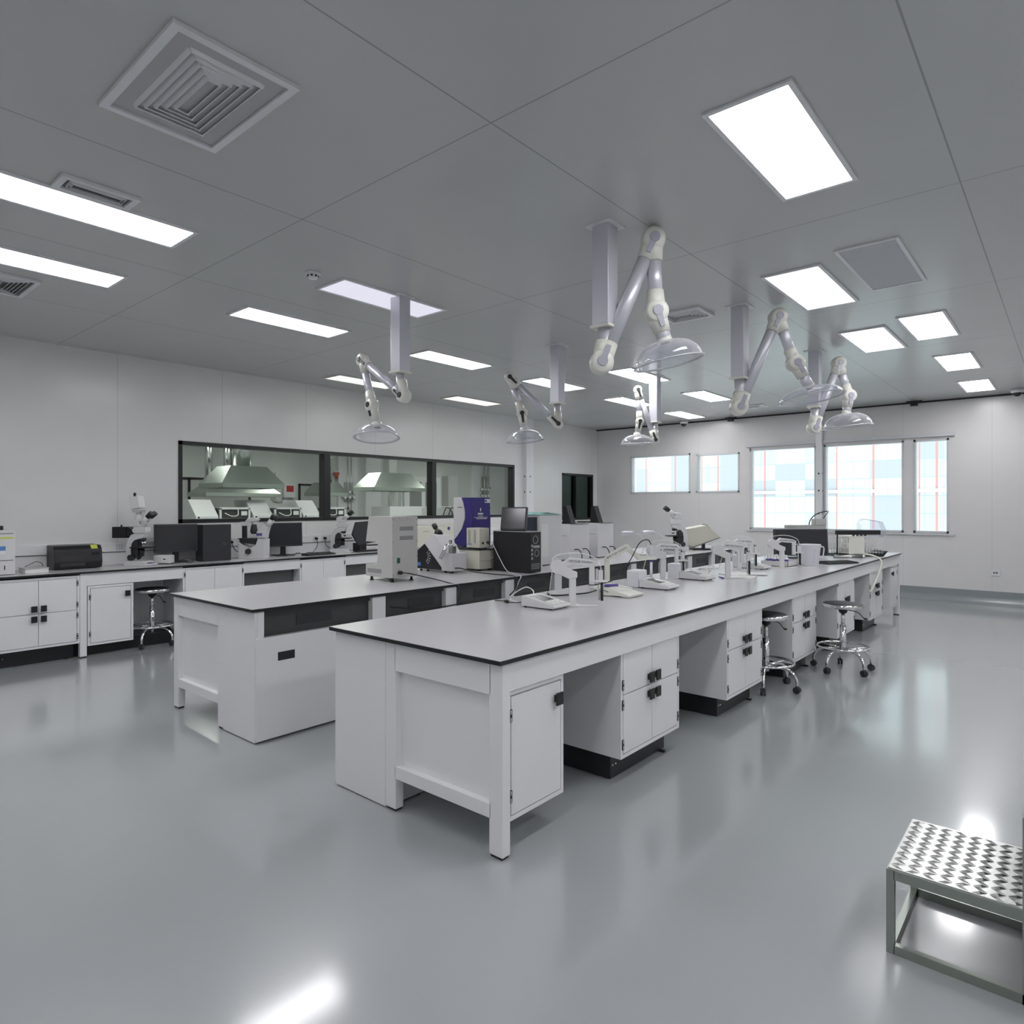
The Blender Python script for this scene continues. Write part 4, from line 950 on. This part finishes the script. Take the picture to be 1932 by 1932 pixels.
def electrode_stand(label, loc, rz, group='electrode stands'):
    t = thing('electrode_stand', label, 'electrode stand', loc, rz, group)
    MB().prism([(-.05, -.03), (.03, -.05), (.16, -.02), (.162, -.012), (.05, .01), (.04, .04), (-.05, .04)], 'z', 0, .010, bev=.002).build('base_plate', 'offwhite', t)
    MB().box(-.022, .022, -.016, .016, .01, .20, bev=.004).build('post', 'offwhite', t)
    MB().prism([(.03, .185), (.03, .22), (-.01, .235), (-.10, .285), (-.125, .25), (-.12, .22), (-.02, .175)], 'y', -.02, .02, bev=.004).build('lower_link', 'offwhite', t)
    MB().cyl((-.10, -.03, .255), (-.10, .03, .255), .044, seg=32).build('round_joint', 'offwhite', t)
    MB().prism([(-.085, .265), (-.02, .315), (.11, .30), (.145, .285), (.145, .26), (.11, .262), (-.01, .275), (-.07, .235)], 'y', -.014, .014, bev=.003).build('upper_link', 'offwhite', t)
    MB().box(.108, .142, -.012, .012, .14, .275, bev=.003).build('drop_link', 'offwhite', t)
    MB().box(.12, .225, -.016, .016, .155, .168, bev=.002).box(.165, .195, -.016, .016, .165, .235, bev=.003).build('electrode_holder', 'offwhite', t)
    e = MB().mat('steel').cyl((.172, 0, .04), (.172, 0, .155), .006); e.mat('black').cyl((.172, 0, .155), (.172, 0, .25), .007); e.build('electrode', 'steel', t)
    MB().cyl((.19, 0, .035), (.19, 0, .15), .009).cyl((.19, 0, .15), (.19, 0, .24), .006).build('probe', 'black', t)
    MB().tube([(.182, 0, .25), (.16, 0, .30), (.08, 0, .335), (-.02, .01, .34), (-.12, .03, .31), (-.13, .05, .2), (-.14, .10, .10), (-.13, .16, .02)], .003).build('probe_cord', 'paper', t)
    lettering('METTLER TOLEDO', .0185, 'textgrey', t, T_(.052, -.0146, .2865) @ RY(math.radians(3)) @ RX(PI/2))
    return t
es = electrode_stand('nearest white electrode stand with folded arm and two probes', (-2.46, 3.48, TOP), VIEW)
dup(es, (-2.77, 5.30, TOP), VIEW+.12, 'white electrode stand behind the third bench meter, probes over the fourth meter')
dup(es, (-2.36, 5.74, TOP), VIEW-.05, 'white electrode stand beside the white paper sheets, third along the bench')
dup(es, (-2.58, 6.56, TOP), VIEW+.2, 'white electrode stand behind the paper sheets, before the beige slanted instrument')
dup(es, (-2.31, 7.02, TOP), VIEW, 'farthest white electrode stand, its arm before the big black monitor')
t = thing('cream_electrode_arm', 'cream electrode arm with black cable arching through its tip, second from the near end', 'electrode stand', (-2.90, 4.59, TOP), VIEW, 'electrode stands')
MB().prism([(-.04, -.03), (.12, -.02), (.05, .03), (-.04, .03)], 'z', 0, .01).build('base_plate', 'cream', t)
MB().box(-.021, .021, -.014, .014, .01, .225, bev=.004).build('post', 'cream', t)
def link(p, q, w0, w1, y0, y1, m, n, par):
    p, q = V((p[0], 0, p[1])), V((q[0], 0, q[1])); d = (q-p).normalized(); n_ = V((-d.z, 0, d.x)); pts = []
    for c, w, s_ in ((p, w0, -1), (q, w1, 1)):
        for k in range(9):
            a = PI*k/8; v = c - n_*s_*w*math.cos(a) + d*s_*w*math.sin(a); pts.append((v.x, v.z))
    return MB().prism(pts, 'y', y0, y1, bev=.002).build(n, m, par)
l1 = link((0, .225), (.155, .31), .024, .026, -.03, -.014, 'cream', 'lower_link', t)
link((.155, .31), (.255, .225), .022, .02, -.012, .004, 'cream', 'middle_link', t)
link((.255, .225), (.39, .222), .016, .014, -.03, -.014, 'cream', 'upper_link', t)
MB().cyl((0, -.033, .225), (0, -.03, .225), .008).build('pivot_pin', 'grille', t)
MB().lathe([(.0, .21), (.02, .21), (.02, .24), (.012, .29), (.005, .33), (0, .33)], (.36, 0, 0)).build('probe_head', 'alu', t)
MB().cyl((.36, 0, .05), (.36, 0, .20), .011).build('probe', 'frost', t)
MB().cyl((.36, 0, .19), (.36, 0, .215), .014).build('probe_collar', 'purple', t)
MB().tube([(.36, 0, .33), (.33, 0, .37), (.26, -.01, .34), (.18, -.03, .20), (.06, -.05, .06), (-.06, -.08, .02), (-.16, -.08, .01)], .0042).build('probe_cord', 'black', t)
lettering('METTLER TOLEDO', .021, 'textgrey', t, T_(.08, -.0306, .268) @ RY(-math.atan2(.085, .155)) @ RX(PI/2))
# cables and papers on the near bench
cable('black cord with inline plug left of the nearest meter', [(-2.99, 3.32, .856), (-2.92, 3.33, .857), (-2.86, 3.30, .857), (-2.78, 3.31, .862), (-2.69, 3.33, .872)], .0035)
tag(MB().cyl((-2.90, 3.32, .860), (-2.855, 3.302, .860), .0095, seg=12).build('inline_plug', 'black'), 'small black inline plug on the cord left of the nearest meter', 'cable plug')
cable('white cord arching behind the nearest meter', [(-2.69, 3.36, .90), (-2.72, 3.40, .935), (-2.80, 3.42, .95), (-2.90, 3.42, .90), (-2.92, 3.40, .86), (-2.84, 3.36, .857), (-2.70, 3.30, .857)], .004, 'paper')
cable('thick black cord running between the cream arm and the first stand', [(-2.95, 3.86, .858), (-2.88, 3.78, .858), (-2.80, 3.78, .858), (-2.74, 3.9, .86), (-2.7, 4.02, .862), (-2.72, 4.2, .87)], .006)
for k, (x, y) in enumerate(((-2.80, 4.22), (-2.84, 4.95), (-2.86, 5.75), (-2.86, 6.25))):
    cable(['white cable bundle behind the cream meter', 'white cable bundle left of the third meter stand', 'white cable bundle behind the fourth meter', 'white cable bundle behind the paper sheets'][k],
          [(x+.16, y-.1, .858), (x+.05, y-.05, .88), (x-.03, y+.06, .862), (x+.06, y+.14, .895), (x+.14, y+.06, .87), (x+.02, y+.0, .862), (x-.06, y+.1, .858), (x+.1, y+.24, .862)], .0055, 'paper')
for k, (x, y, w, d, a) in enumerate(((-2.30, 5.92, .21, .29, .2), (-2.42, 6.12, .21, .29, -.25), (-2.27, 6.22, .15, .21, .5))):
    tag(MB().box(-w/2, w/2, -d/2, d/2, 0, .002+.002*k, T_(x, y, TOP+.0006+.002*k) @ RZ(a)).build('paper_sheet', 'paper'),
        ['white paper sheets at the foot of the third electrode stand', 'white paper sheets farther back, behind the third electrode stand', 'small white sheet lying at the right end of the paper sheets'][k], 'paper', 'paper sheets on the near bench')
tag(MB().cyl((-2.35, 5.62, .858), (-2.43, 5.72, .858), .006).build('marker_pen', 'purple'), 'violet pen lying by the foot of the third electrode stand', 'pen')
# bottle tray
t = thing('bottle_tray', 'white tray with side walls left of the plastic jug', 'tray', (-2.42, 7.34, TOP))
B = lambda mb, n, m, p=t: mb.build(n, m, p, world=True)
B(MB().box(-2.58, -2.30, 7.18, 7.50, TOP, TOP+.006).box(-2.58, -2.575, 7.18, 7.50, TOP, TOP+.055).box(-2.305, -2.30, 7.18, 7.5, TOP, TOP+.055).box(-2.58, -2.3, 7.18, 7.185, TOP, TOP+.055).box(-2.58, -2.3, 7.495, 7.5, TOP, TOP+.055), 'tray_body', 'offwhite')
bt = thing('reagent_bottle', 'white plastic bottle with violet band, nearest in the tray', 'bottle', (-2.53, 7.25, TOP+.006), 0, 'bottles in the white tray')
MB().lathe([(0, 0), (.024, 0), (.026, .004), (.026, .075), (.018, .088), (.012, .092), (0, .092)], seg=20).build('bottle_body', 'frost', bt)
MB().lathe([(.0265, .048), (.0272, .048), (.0272, .068), (.0265, .068)], seg=20).build('band', 'purple', bt)
MB().lathe([(0, .091), (.0145, .091), (.0145, .112), (.0, .112)], seg=18).build('bottle_cap', 'paper', bt)
for k, (x, y) in enumerate(((-2.47, 7.25), (-2.41, 7.26), (-2.35, 7.27), (-2.53, 7.33), (-2.47, 7.34), (-2.40, 7.35))):
    dup(bt, (x, y, TOP+.006), .3*k, 'white plastic bottle with violet band, ' + ['second in the front row of the tray', 'third in the front row of the tray', 'rightmost in the front row of the tray',
        'leftmost in the back row of the tray', 'middle one in the back row of the tray', 'rightmost in the back row of the tray'][k])
# jug
t = thing('measuring_jug', 'large frosted plastic measuring jug with handle near the bench edge', 'jug', (-2.18, 7.53, TOP), VIEW)
MB().lathe([(0, 0), (.083, 0), (.086, .004), (.108, .222), (.113, .228), (.110, .231), (.105, .226), (.083, .006), (0, .005)], seg=44).build('jug_body', 'frost', t)
MB().prism([(-.105, .20), (-.145, .232), (-.14, .234), (-.10, .233)], 'y', -.02, .02).build('spout', 'frost', t)
MB().tube([(.100, 0, .195), (.13, 0, .205), (.15, 0, .19), (.148, 0, .14), (.138, 0, .10), (.11, 0, .09), (.092, 0, .095)], .0065, seg=10).build('jug_handle', 'frost', t)
mk = MB()
for k in range(8): mk.box(-.016, .016-(k % 2)*.012, -.0995-.0011*k*1.6+.0, -.0960-.0011*k*1.6, .045+.02*k, .0465+.02*k)
mk.build('graduation', 'lilac', t)
# monitor seen from behind, rack instrument, tube and hose
screen('large dark monitor seen from behind at the far end of the near bench', (-2.56, 8.52, TOP), VIEW, .66, .33, .10, .03, .05)
t = thing('tube_rack', 'white wire rack instrument with black top bar at the far end of the near bench', 'rack', (-2.2, 9.35, TOP), VIEW)
MB().box(-.22, .34, -.14, .14, .0, .03).prism([(-.24, 0), (.34, 0), (.40, .07), (.36, .07), (.33, .03), (-.24, .03)], 'y', -.14, .14).build('base', 'dark', t)
MB().box(-.10, .10, -.135, .12, .03, .26, bev=.004).build('white_block', 'cream', t)
w = MB()
for k in range(16):
    x = -.23+.037*k
    if -.10 < x < .10: continue
    for y in (-.13, .0, .12): w.cyl((x, y, .03), (x, y, .235), .003, seg=6)
for z in (.05, .11, .17, .235):
    for y in (-.13, .0, .12): w.cyl((-.23, y, z), (-.10, y, z), .0035, seg=6).cyl((.10, y, z), (.33, y, z), .0035, seg=6)
w.build('wire_grid', 'offwhite', t)
MB().box(-.26, .30, -.15, -.10, .28, .335, bev=.004).cyl((-.24, -.12, .03), (-.24, -.12, .28), .008).build('top_bar', 'black', t)
MB().prism([(.12, .24), (.40, .24), (.46, .30), (.40, .44), (.16, .48), (.12, .42)], 'y', -.02, .10).build('clear_cover', 'clear', t)
c_ = MB()
for k in range(4): c_.cyl((.02+.05*k, -.02, .26), (.02+.05*k, -.02, .285), .014, seg=12)
c_.build('tube_cap', 'black', t)
t = thing('steel_cylinder', 'polished steel cylinder lying before the white wire rack', 'steel cylinder', (-2.12, 8.93, TOP), VIEW)
MB().cyl((-.19, 0, .02), (.15, 0, .02), .02).build('cylinder_body', 'steel', t); MB().cyl((.15, 0, .02), (.19, 0, .02), .024).build('cylinder_cap', 'chrome', t); MB().cyl((-.02, 0, .02), (.02, 0, .02), .0206).build('white_band', 'paper', t)
tag(MB().tube([(-2.10, 9.10, .90), (-2.0, 9.06, .90), (-1.88, 9.05, .885), (-1.79, 9.02, .83), (-1.78, 8.90, .72), (-1.785, 8.70, .60), (-1.79, 8.45, .50)], .011).build('rubber_hose', 'hose'), 'pale rubber hose hanging over the near bench edge by the last cabinets', 'hose')
t = thing('curved_lamp', 'thin curved arm with grey head standing behind the large dark monitor', 'lamp', (-2.62, 9.0, TOP), VIEW)
MB().tube([(.0, 0, .0), (.0, 0, .36), (.03, 0, .48), (.12, 0, .55), (.24, 0, .58)], .007).tube([(.26, 0, .58), (.2, 0, .50), (.14, 0, .40)], .005).build('lamp_arm', 'dark', t)
MB().box(-.30, .20, -.05, .05, .35, .40, bev=.004).box(.06, .20, -.06, .06, .40, .48, bev=.004).build('lamp_body', 'greybox', t)
MB().cyl((0, 0, 0), (0, 0, .02), .07).build('lamp_base', 'dark', t)

# ------------------------------------------------------------------ the room behind the glass
def exhaust_hood(label, x0, x1, y0, y1, z, ht=.30, duct_r=.13, duct='round', group='steel exhaust hoods'):
    t = thing('exhaust_hood', label, 'exhaust hood', ((x0+x1)/2, (y0+y1)/2, z), 0, group)
    cx, cy = (x0+x1)/2, (y0+y1)/2; rim = .075
    m = MB(); m.box(x0, x1, y0, y0+.004, z, z+rim).box(x0, x1, y1-.004, y1, z, z+rim).box(x0, x0+.004, y0, y1, z, z+rim).box(x1-.004, x1, y0, y1, z, z+rim)
    m.build('hood_rim', 'hoodsteel', t, world=True)
    k = .58; hx, hy = (x1-x0)/2, (y1-y0)/2; m = MB()
    A = [m.bm.verts.new((cx+sx*hx, cy+sy*hy, z+rim)) for sx, sy in ((-1, -1), (1, -1), (1, 1), (-1, 1))]
    Bv = [m.bm.verts.new((cx+sx*hx*k, cy+sy*hy*k, z+rim+ht)) for sx, sy in ((-1, -1), (1, -1), (1, 1), (-1, 1))]
    for i in range(4): m._f([A[i], A[(i+1) % 4], Bv[(i+1) % 4], Bv[i]])
    m._f(Bv); m.build('canopy', 'hoodsteel', t, world=True)
    if duct == 'round': MB().cyl((cx, cy, z+rim+ht), (cx, cy, CEIL), duct_r, seg=24).build('duct', 'foil', t, world=True)
    else: MB().box(cx-duct_r, cx+duct_r, cy-duct_r, cy+duct_r, z+rim+ht, CEIL).build('duct', 'steel', t, world=True)
    return t
exhaust_hood('large steel exhaust hood in the left pane of the black-framed window', -11.35, -10.5, 5.06, 6.17, 1.80, duct_r=.15)
exhaust_hood('wide steel exhaust hood behind the large one in the left pane', -13.9, -13.1, 5.98, 7.61, 1.69, .27, .11)
exhaust_hood('steel exhaust hood next to the first black mullion, seen through the glass', -13.7, -13.1, 8.55, 9.35, 1.73, .24, .13)
exhaust_hood('grey exhaust hood with hanging foil duct in the middle pane', -11.2, -10.5, 8.11, 9.45, 1.80, .30, .10, 'box')
for y, lb in ((6.22, 'left bright steel duct behind the large exhaust hood'), (6.60, 'right bright steel duct behind the large exhaust hood')):
    t = thing('steel_duct', lb, 'duct', (-13.5, y, 2.02), 0, 'steel ducts'); MB().cyl((-13.5, y, 2.05), (-13.5, y, CEIL), .07, seg=20).build('duct_pipe', 'foil', t, world=True)
t = thing('foil_duct', 'ribbed silver flexible duct hanging below the grey exhaust hood', 'duct', (-10.8, 8.85, 1.15))
pr = []
for k in range(20): pr += [(.115, 1.80-.016*k), (.135, 1.792-.016*k)]
MB().lathe(pr, (-10.8, 8.85, 0), seg=24).build('duct_wall', 'foil', t, world=True)
def island(label, x0, x1, y0, y1):
    t = thing('instrument_bench', label, 'lab bench', ((x0+x1)/2, y0, 0), 0, 'benches behind the glass')
    MB().box(x0, x1, y0, y1, .85, .88).build('bench_top', 'edge', t, world=True); MB().box(x0+.05, x1-.05, y0+.05, y1-.05, 0, .85).build('bench_body', 'white', t, world=True)
island('long instrument bench seen through the black-framed window, front row', -11.4, -10.4, 4.2, 11.5)
island('instrument bench seen through the black-framed window, back row', -13.9, -13.0, 4.8, 11.5)
def spectro(label, x, y, w1=.40, w2=.52, dark='niche'):
    t = thing('spectrometer', label, 'lab instrument', (x-.35, y, .88), 0, 'spectrometers behind the glass')
    B = lambda mb, n, m, p=t: mb.build(n, m, p, world=True)
    B(MB().box(x-.7, x, y, y+w1, .88, 1.28, bev=.004), 'lower_housing', dark)
    B(MB().prism([(x-.7, 1.28), (x, 1.28), (x, 1.33), (x-.28, 1.60), (x-.7, 1.60)], 'y', y+.02, y+w1-.02, bev=.006), 'slanted_housing', 'offwhite')
    B(MB().box(x-.012, x+.004, y+.05, y+.08, 1.30, 1.325), 'lamp_switch', 'black')
    f = MB().box(x-.6, x-.02, y+w1, y+w1+w2, .90, 1.46, bev=.003); B(f, 'burner_case', dark)
    g = MB().box(x-.02, x+.004, y+w1, y+w1+.03, .90, 1.46).box(x-.02, x+.004, y+w1+w2-.03, y+w1+w2, .90, 1.46).box(x-.02, x+.004, y+w1, y+w1+w2, 1.44, 1.475)
    B(g, 'white_frame', 'offwhite')
    B(MB().box(x-.001, x+.006, y+w1+w2-.16, y+w1+w2-.06, 1.34, 1.41), 'label_card', 'paper')
    B(MB().tube([(x+.01, y+w1+.08, 1.38), (x+.05, y+w1+.18, 1.33), (x+.05, y+w1+.28, 1.35), (x+.01, y+w1+.30, 1.44)], .008), 'gas_hose', 'paper')
    return t
spectro('left spectrometer with slanted white housing, seen through the left pane', -10.5, 4.62)
spectro('middle spectrometer with slanted white housing below the large steel hood', -10.5, 5.58)
spectro('right spectrometer with slanted white housing beside the first black mullion', -10.5, 6.52)
t = thing('white_grey_analyser', 'wide white and grey analyser with black hoses in the middle pane', 'lab instrument', (-10.8, 9.2, .88))
B = lambda mb, n, m, p=t: mb.build(n, m, p, world=True)
B(MB().box(-11.1, -10.5, 8.50, 9.36, .88, 1.47, bev=.005), 'white_housing', 'offwhite'); B(MB().box(-11.1, -10.51, 9.37, 10.3, .88, 1.45), 'grey_housing', 'greybox')
B(MB().box(-10.511, -10.50, 9.5, 9.62, 1.25, 1.36), 'label_card', 'paper'); B(MB().box(-11.1, -10.5, 8.5, 10.3, 1.47, 1.49), 'top_rail', 'offwhite')
for k in range(4):
    y = 9.85+.16*k
    B(MB().tube([(-10.5, y, 1.05), (-10.4, y+.03, 1.3), (-10.42, y+.15, 1.46), (-10.45, y+.34, 1.36), (-10.45, y+.42, 1.0)], .012), 'black_hose', 'black')
for (y, z0, z1, w), lb in zip(((10.22, 1.60, 2.12, .26), (15.45, 1.62, 2.44, .34)), ('steel gas regulator panel right of the first black mullion', 'steel gas regulator panel in the right pane of the black-framed window')):
    t = thing('gas_panel', lb, 'gas panel', (RX0+.15, y, z0), 0, 'gas panels behind the glass')
    B = lambda mb, n, m, p=t: mb.build(n, m, p, world=True)
    B(MB().box(RX0+.10, RX0+.14, y, y+w, z0, z1), 'back_plate', 'steel')
    for dy in (.08, w-.08): B(MB().cyl((RX0+.16, y+dy, z0-.7), (RX0+.16, y+dy, CEIL), .010, seg=8), 'gas_pipe', 'steel')
    for j in (.30, .62):
        for dy in (-.04, .1, .24):
            o = B(MB().cyl((RX0+.14, y+dy, z0+(z1-z0)*(j*.8)), (RX0+.22, y+dy, z0+(z1-z0)*(j*.8)), .05, .05, 14), 'regulator', 'chrome')
            MB().cyl((RX0+.22, y+dy, z0+(z1-z0)*(j*.8)), (RX0+.23, y+dy, z0+(z1-z0)*(j*.8)), .038, seg=14).build('gauge_face', 'paper', o, world=True)
for (y0, y1), lb in zip(((10.05, 10.65), (10.92, 11.42), (15.1, 16.6)), ('white wall pillar behind the left gas panel', 'white wall pillar with black latches in the middle pane', 'wide white wall pillar behind the right gas panel')):
    t = thing('wall_pillar', lb, 'pillar', (RX0+.05, (y0+y1)/2, 0), 0, 'white pillars behind the glass')
    MB().box(RX0, RX0+.10, y0, y1, 0, CEIL).build('pillar_shaft', 'white', t, world=True)
    MB().box(RX0+.10, RX0+.105, (y0+y1)/2-.03, (y0+y1)/2+.03, 1.40, 1.46).box(RX0+.10, RX0+.105, (y0+y1)/2-.03, (y0+y1)/2+.03, 2.05, 2.11).build('latch', 'black', t, world=True)
t = thing('alarm_control_box', 'white control box with red display on the back wall seen through the left pane', 'control box', (RX0+.05, 8.65, 1.72))
MB().box(RX0, RX0+.10, 8.5, 8.80, 1.70, 2.02, bev=.004).build('box_body', 'offwhite', t, world=True); MB().box(RX0+.10, RX0+.104, 8.57, 8.76, 1.84, 1.99).build('red_display', 'red', t, world=True)
for k in range(2): MB().tube([(RX0+.05, 8.55+.08*k, 1.70), (RX0+.05, 8.5, 1.62), (RX0+.05, 8.35-.06*k, 1.62), (RX0+.05, 8.3-.06*k, 1.75), (RX0+.05, 8.3-.06*k, 2.3)], .012).build('conduit', 'greybox', t, world=True)
t = thing('alarm_horn', 'small orange alarm lamp high on the wall right of the first mullion', 'alarm lamp', (RX0+.15, 10.1, 2.26)); MB().cyl((RX0+.15, 9.96, 2.20), (RX0+.15, 9.96, 2.36), .03, .08, 16).build('lamp_body', 'orange', t, world=True); MB().box(RX0, RX0+.15, 9.92, 10.0, 2.34, 2.40).build('lamp_bracket', 'offwhite', t, world=True)
def room_frame(name, y0, y1, z0, z1, mull):
    w = thing_structure(name); f = MB(); x0, x1 = RX0, RX0+.03; k = .05
    f.box(x0, x1, y0, y1, z1-k, z1).box(x0, x1, y0, y1, z0, z0+k).box(x0, x1, y0, y0+k, z0, z1).box(x0, x1, y1-k, y1, z0, z1)
    for c in mull: f.box(x0, x1, c-k/2, c+k/2, z0, z1)
    f.build('window_frame', 'frame', w); MB().box(x0, x0+.01, y0+k, y1-k, z0+k, z1-k).build('window_pane', 'greybox', w)
room_frame('window_8', 5.2, 7.7, .95, 2.12, [6.3]); room_frame('window_9', 8.95, 9.85, 1.0, 2.05, [])
w = thing_structure('door_1')
MB().box(RX0, RX0+.05, 12.3, 13.7, 0, 2.35).build('door_leaf', 'white', w); MB().box(RX0+.05, RX0+.056, 12.5, 12.95, 1.0, 2.2).box(RX0+.05, RX0+.056, 13.1, 13.55, 1.0, 2.2).build('door_glass', 'grille', w)
t = thing('wall_cabinet', 'tall light grey wall cabinet right of the glazed door behind the glass', 'cabinet', (RX0+.15, 14, 1.2)); MB().box(RX0, RX0+.3, 13.8, 14.2, 1.0, 2.4, bev=.005).build('cabinet_body', 'greybox', t, world=True)
for k, (x, y) in enumerate(((-9.4, 4.6), (-12.2, 5.2), (-9.4, 8.2), (-12.2, 8.6), (-9.6, 11.6), (-12.4, 13.4))):
    light(['ceiling light behind the glass, near left', 'ceiling light behind the glass, back left', 'ceiling light behind the glass, near middle', 'ceiling light behind the glass, back middle',
          'ceiling light behind the glass, near right', 'ceiling light behind the glass, back right'][k], x, y, .6, 1.2, 'lamp_room', 'ceiling lights of the room behind the glass')

# ------------------------------------------------------------------ daylight, camera, view
w = bpy.data.worlds.new('World'); bpy.context.scene.world = w; w.use_nodes = True
bg = w.node_tree.nodes['Background']; bg.inputs[0].default_value = (.93, .985, 1.0, 1); bg.inputs[1].default_value = 2.45
cam = bpy.data.cameras.new('camera'); co = bpy.data.objects.new('camera', cam); C.objects.link(co)
co.location = (0, 0, H0); co.rotation_euler = (PI/2, 0, VIEW)
cam.sensor_width = 36; cam.sensor_fit = 'HORIZONTAL'; cam.lens = 36*1241.8/1932; cam.shift_y = (954.8-966)/1932 * 1.0; cam.clip_start = .02; cam.clip_end = 200
cam.shift_y = -(966-954.8)/1932
sc = bpy.context.scene; sc.camera = co
sc.view_settings.view_transform = 'Standard'; sc.view_settings.look = 'None'; sc.view_settings.gamma = 1; sc.view_settings.exposure = 0; sc.view_settings.use_curve_mapping = False
cy = sc.cycles; cy.use_denoising = True; cy.max_bounces = 8; cy.diffuse_bounces = 5; cy.glossy_bounces = 4; cy.transparent_max_bounces = 16; cy.caustics_reflective = False; cy.caustics_refractive = False
cy.sample_clamp_indirect = 6
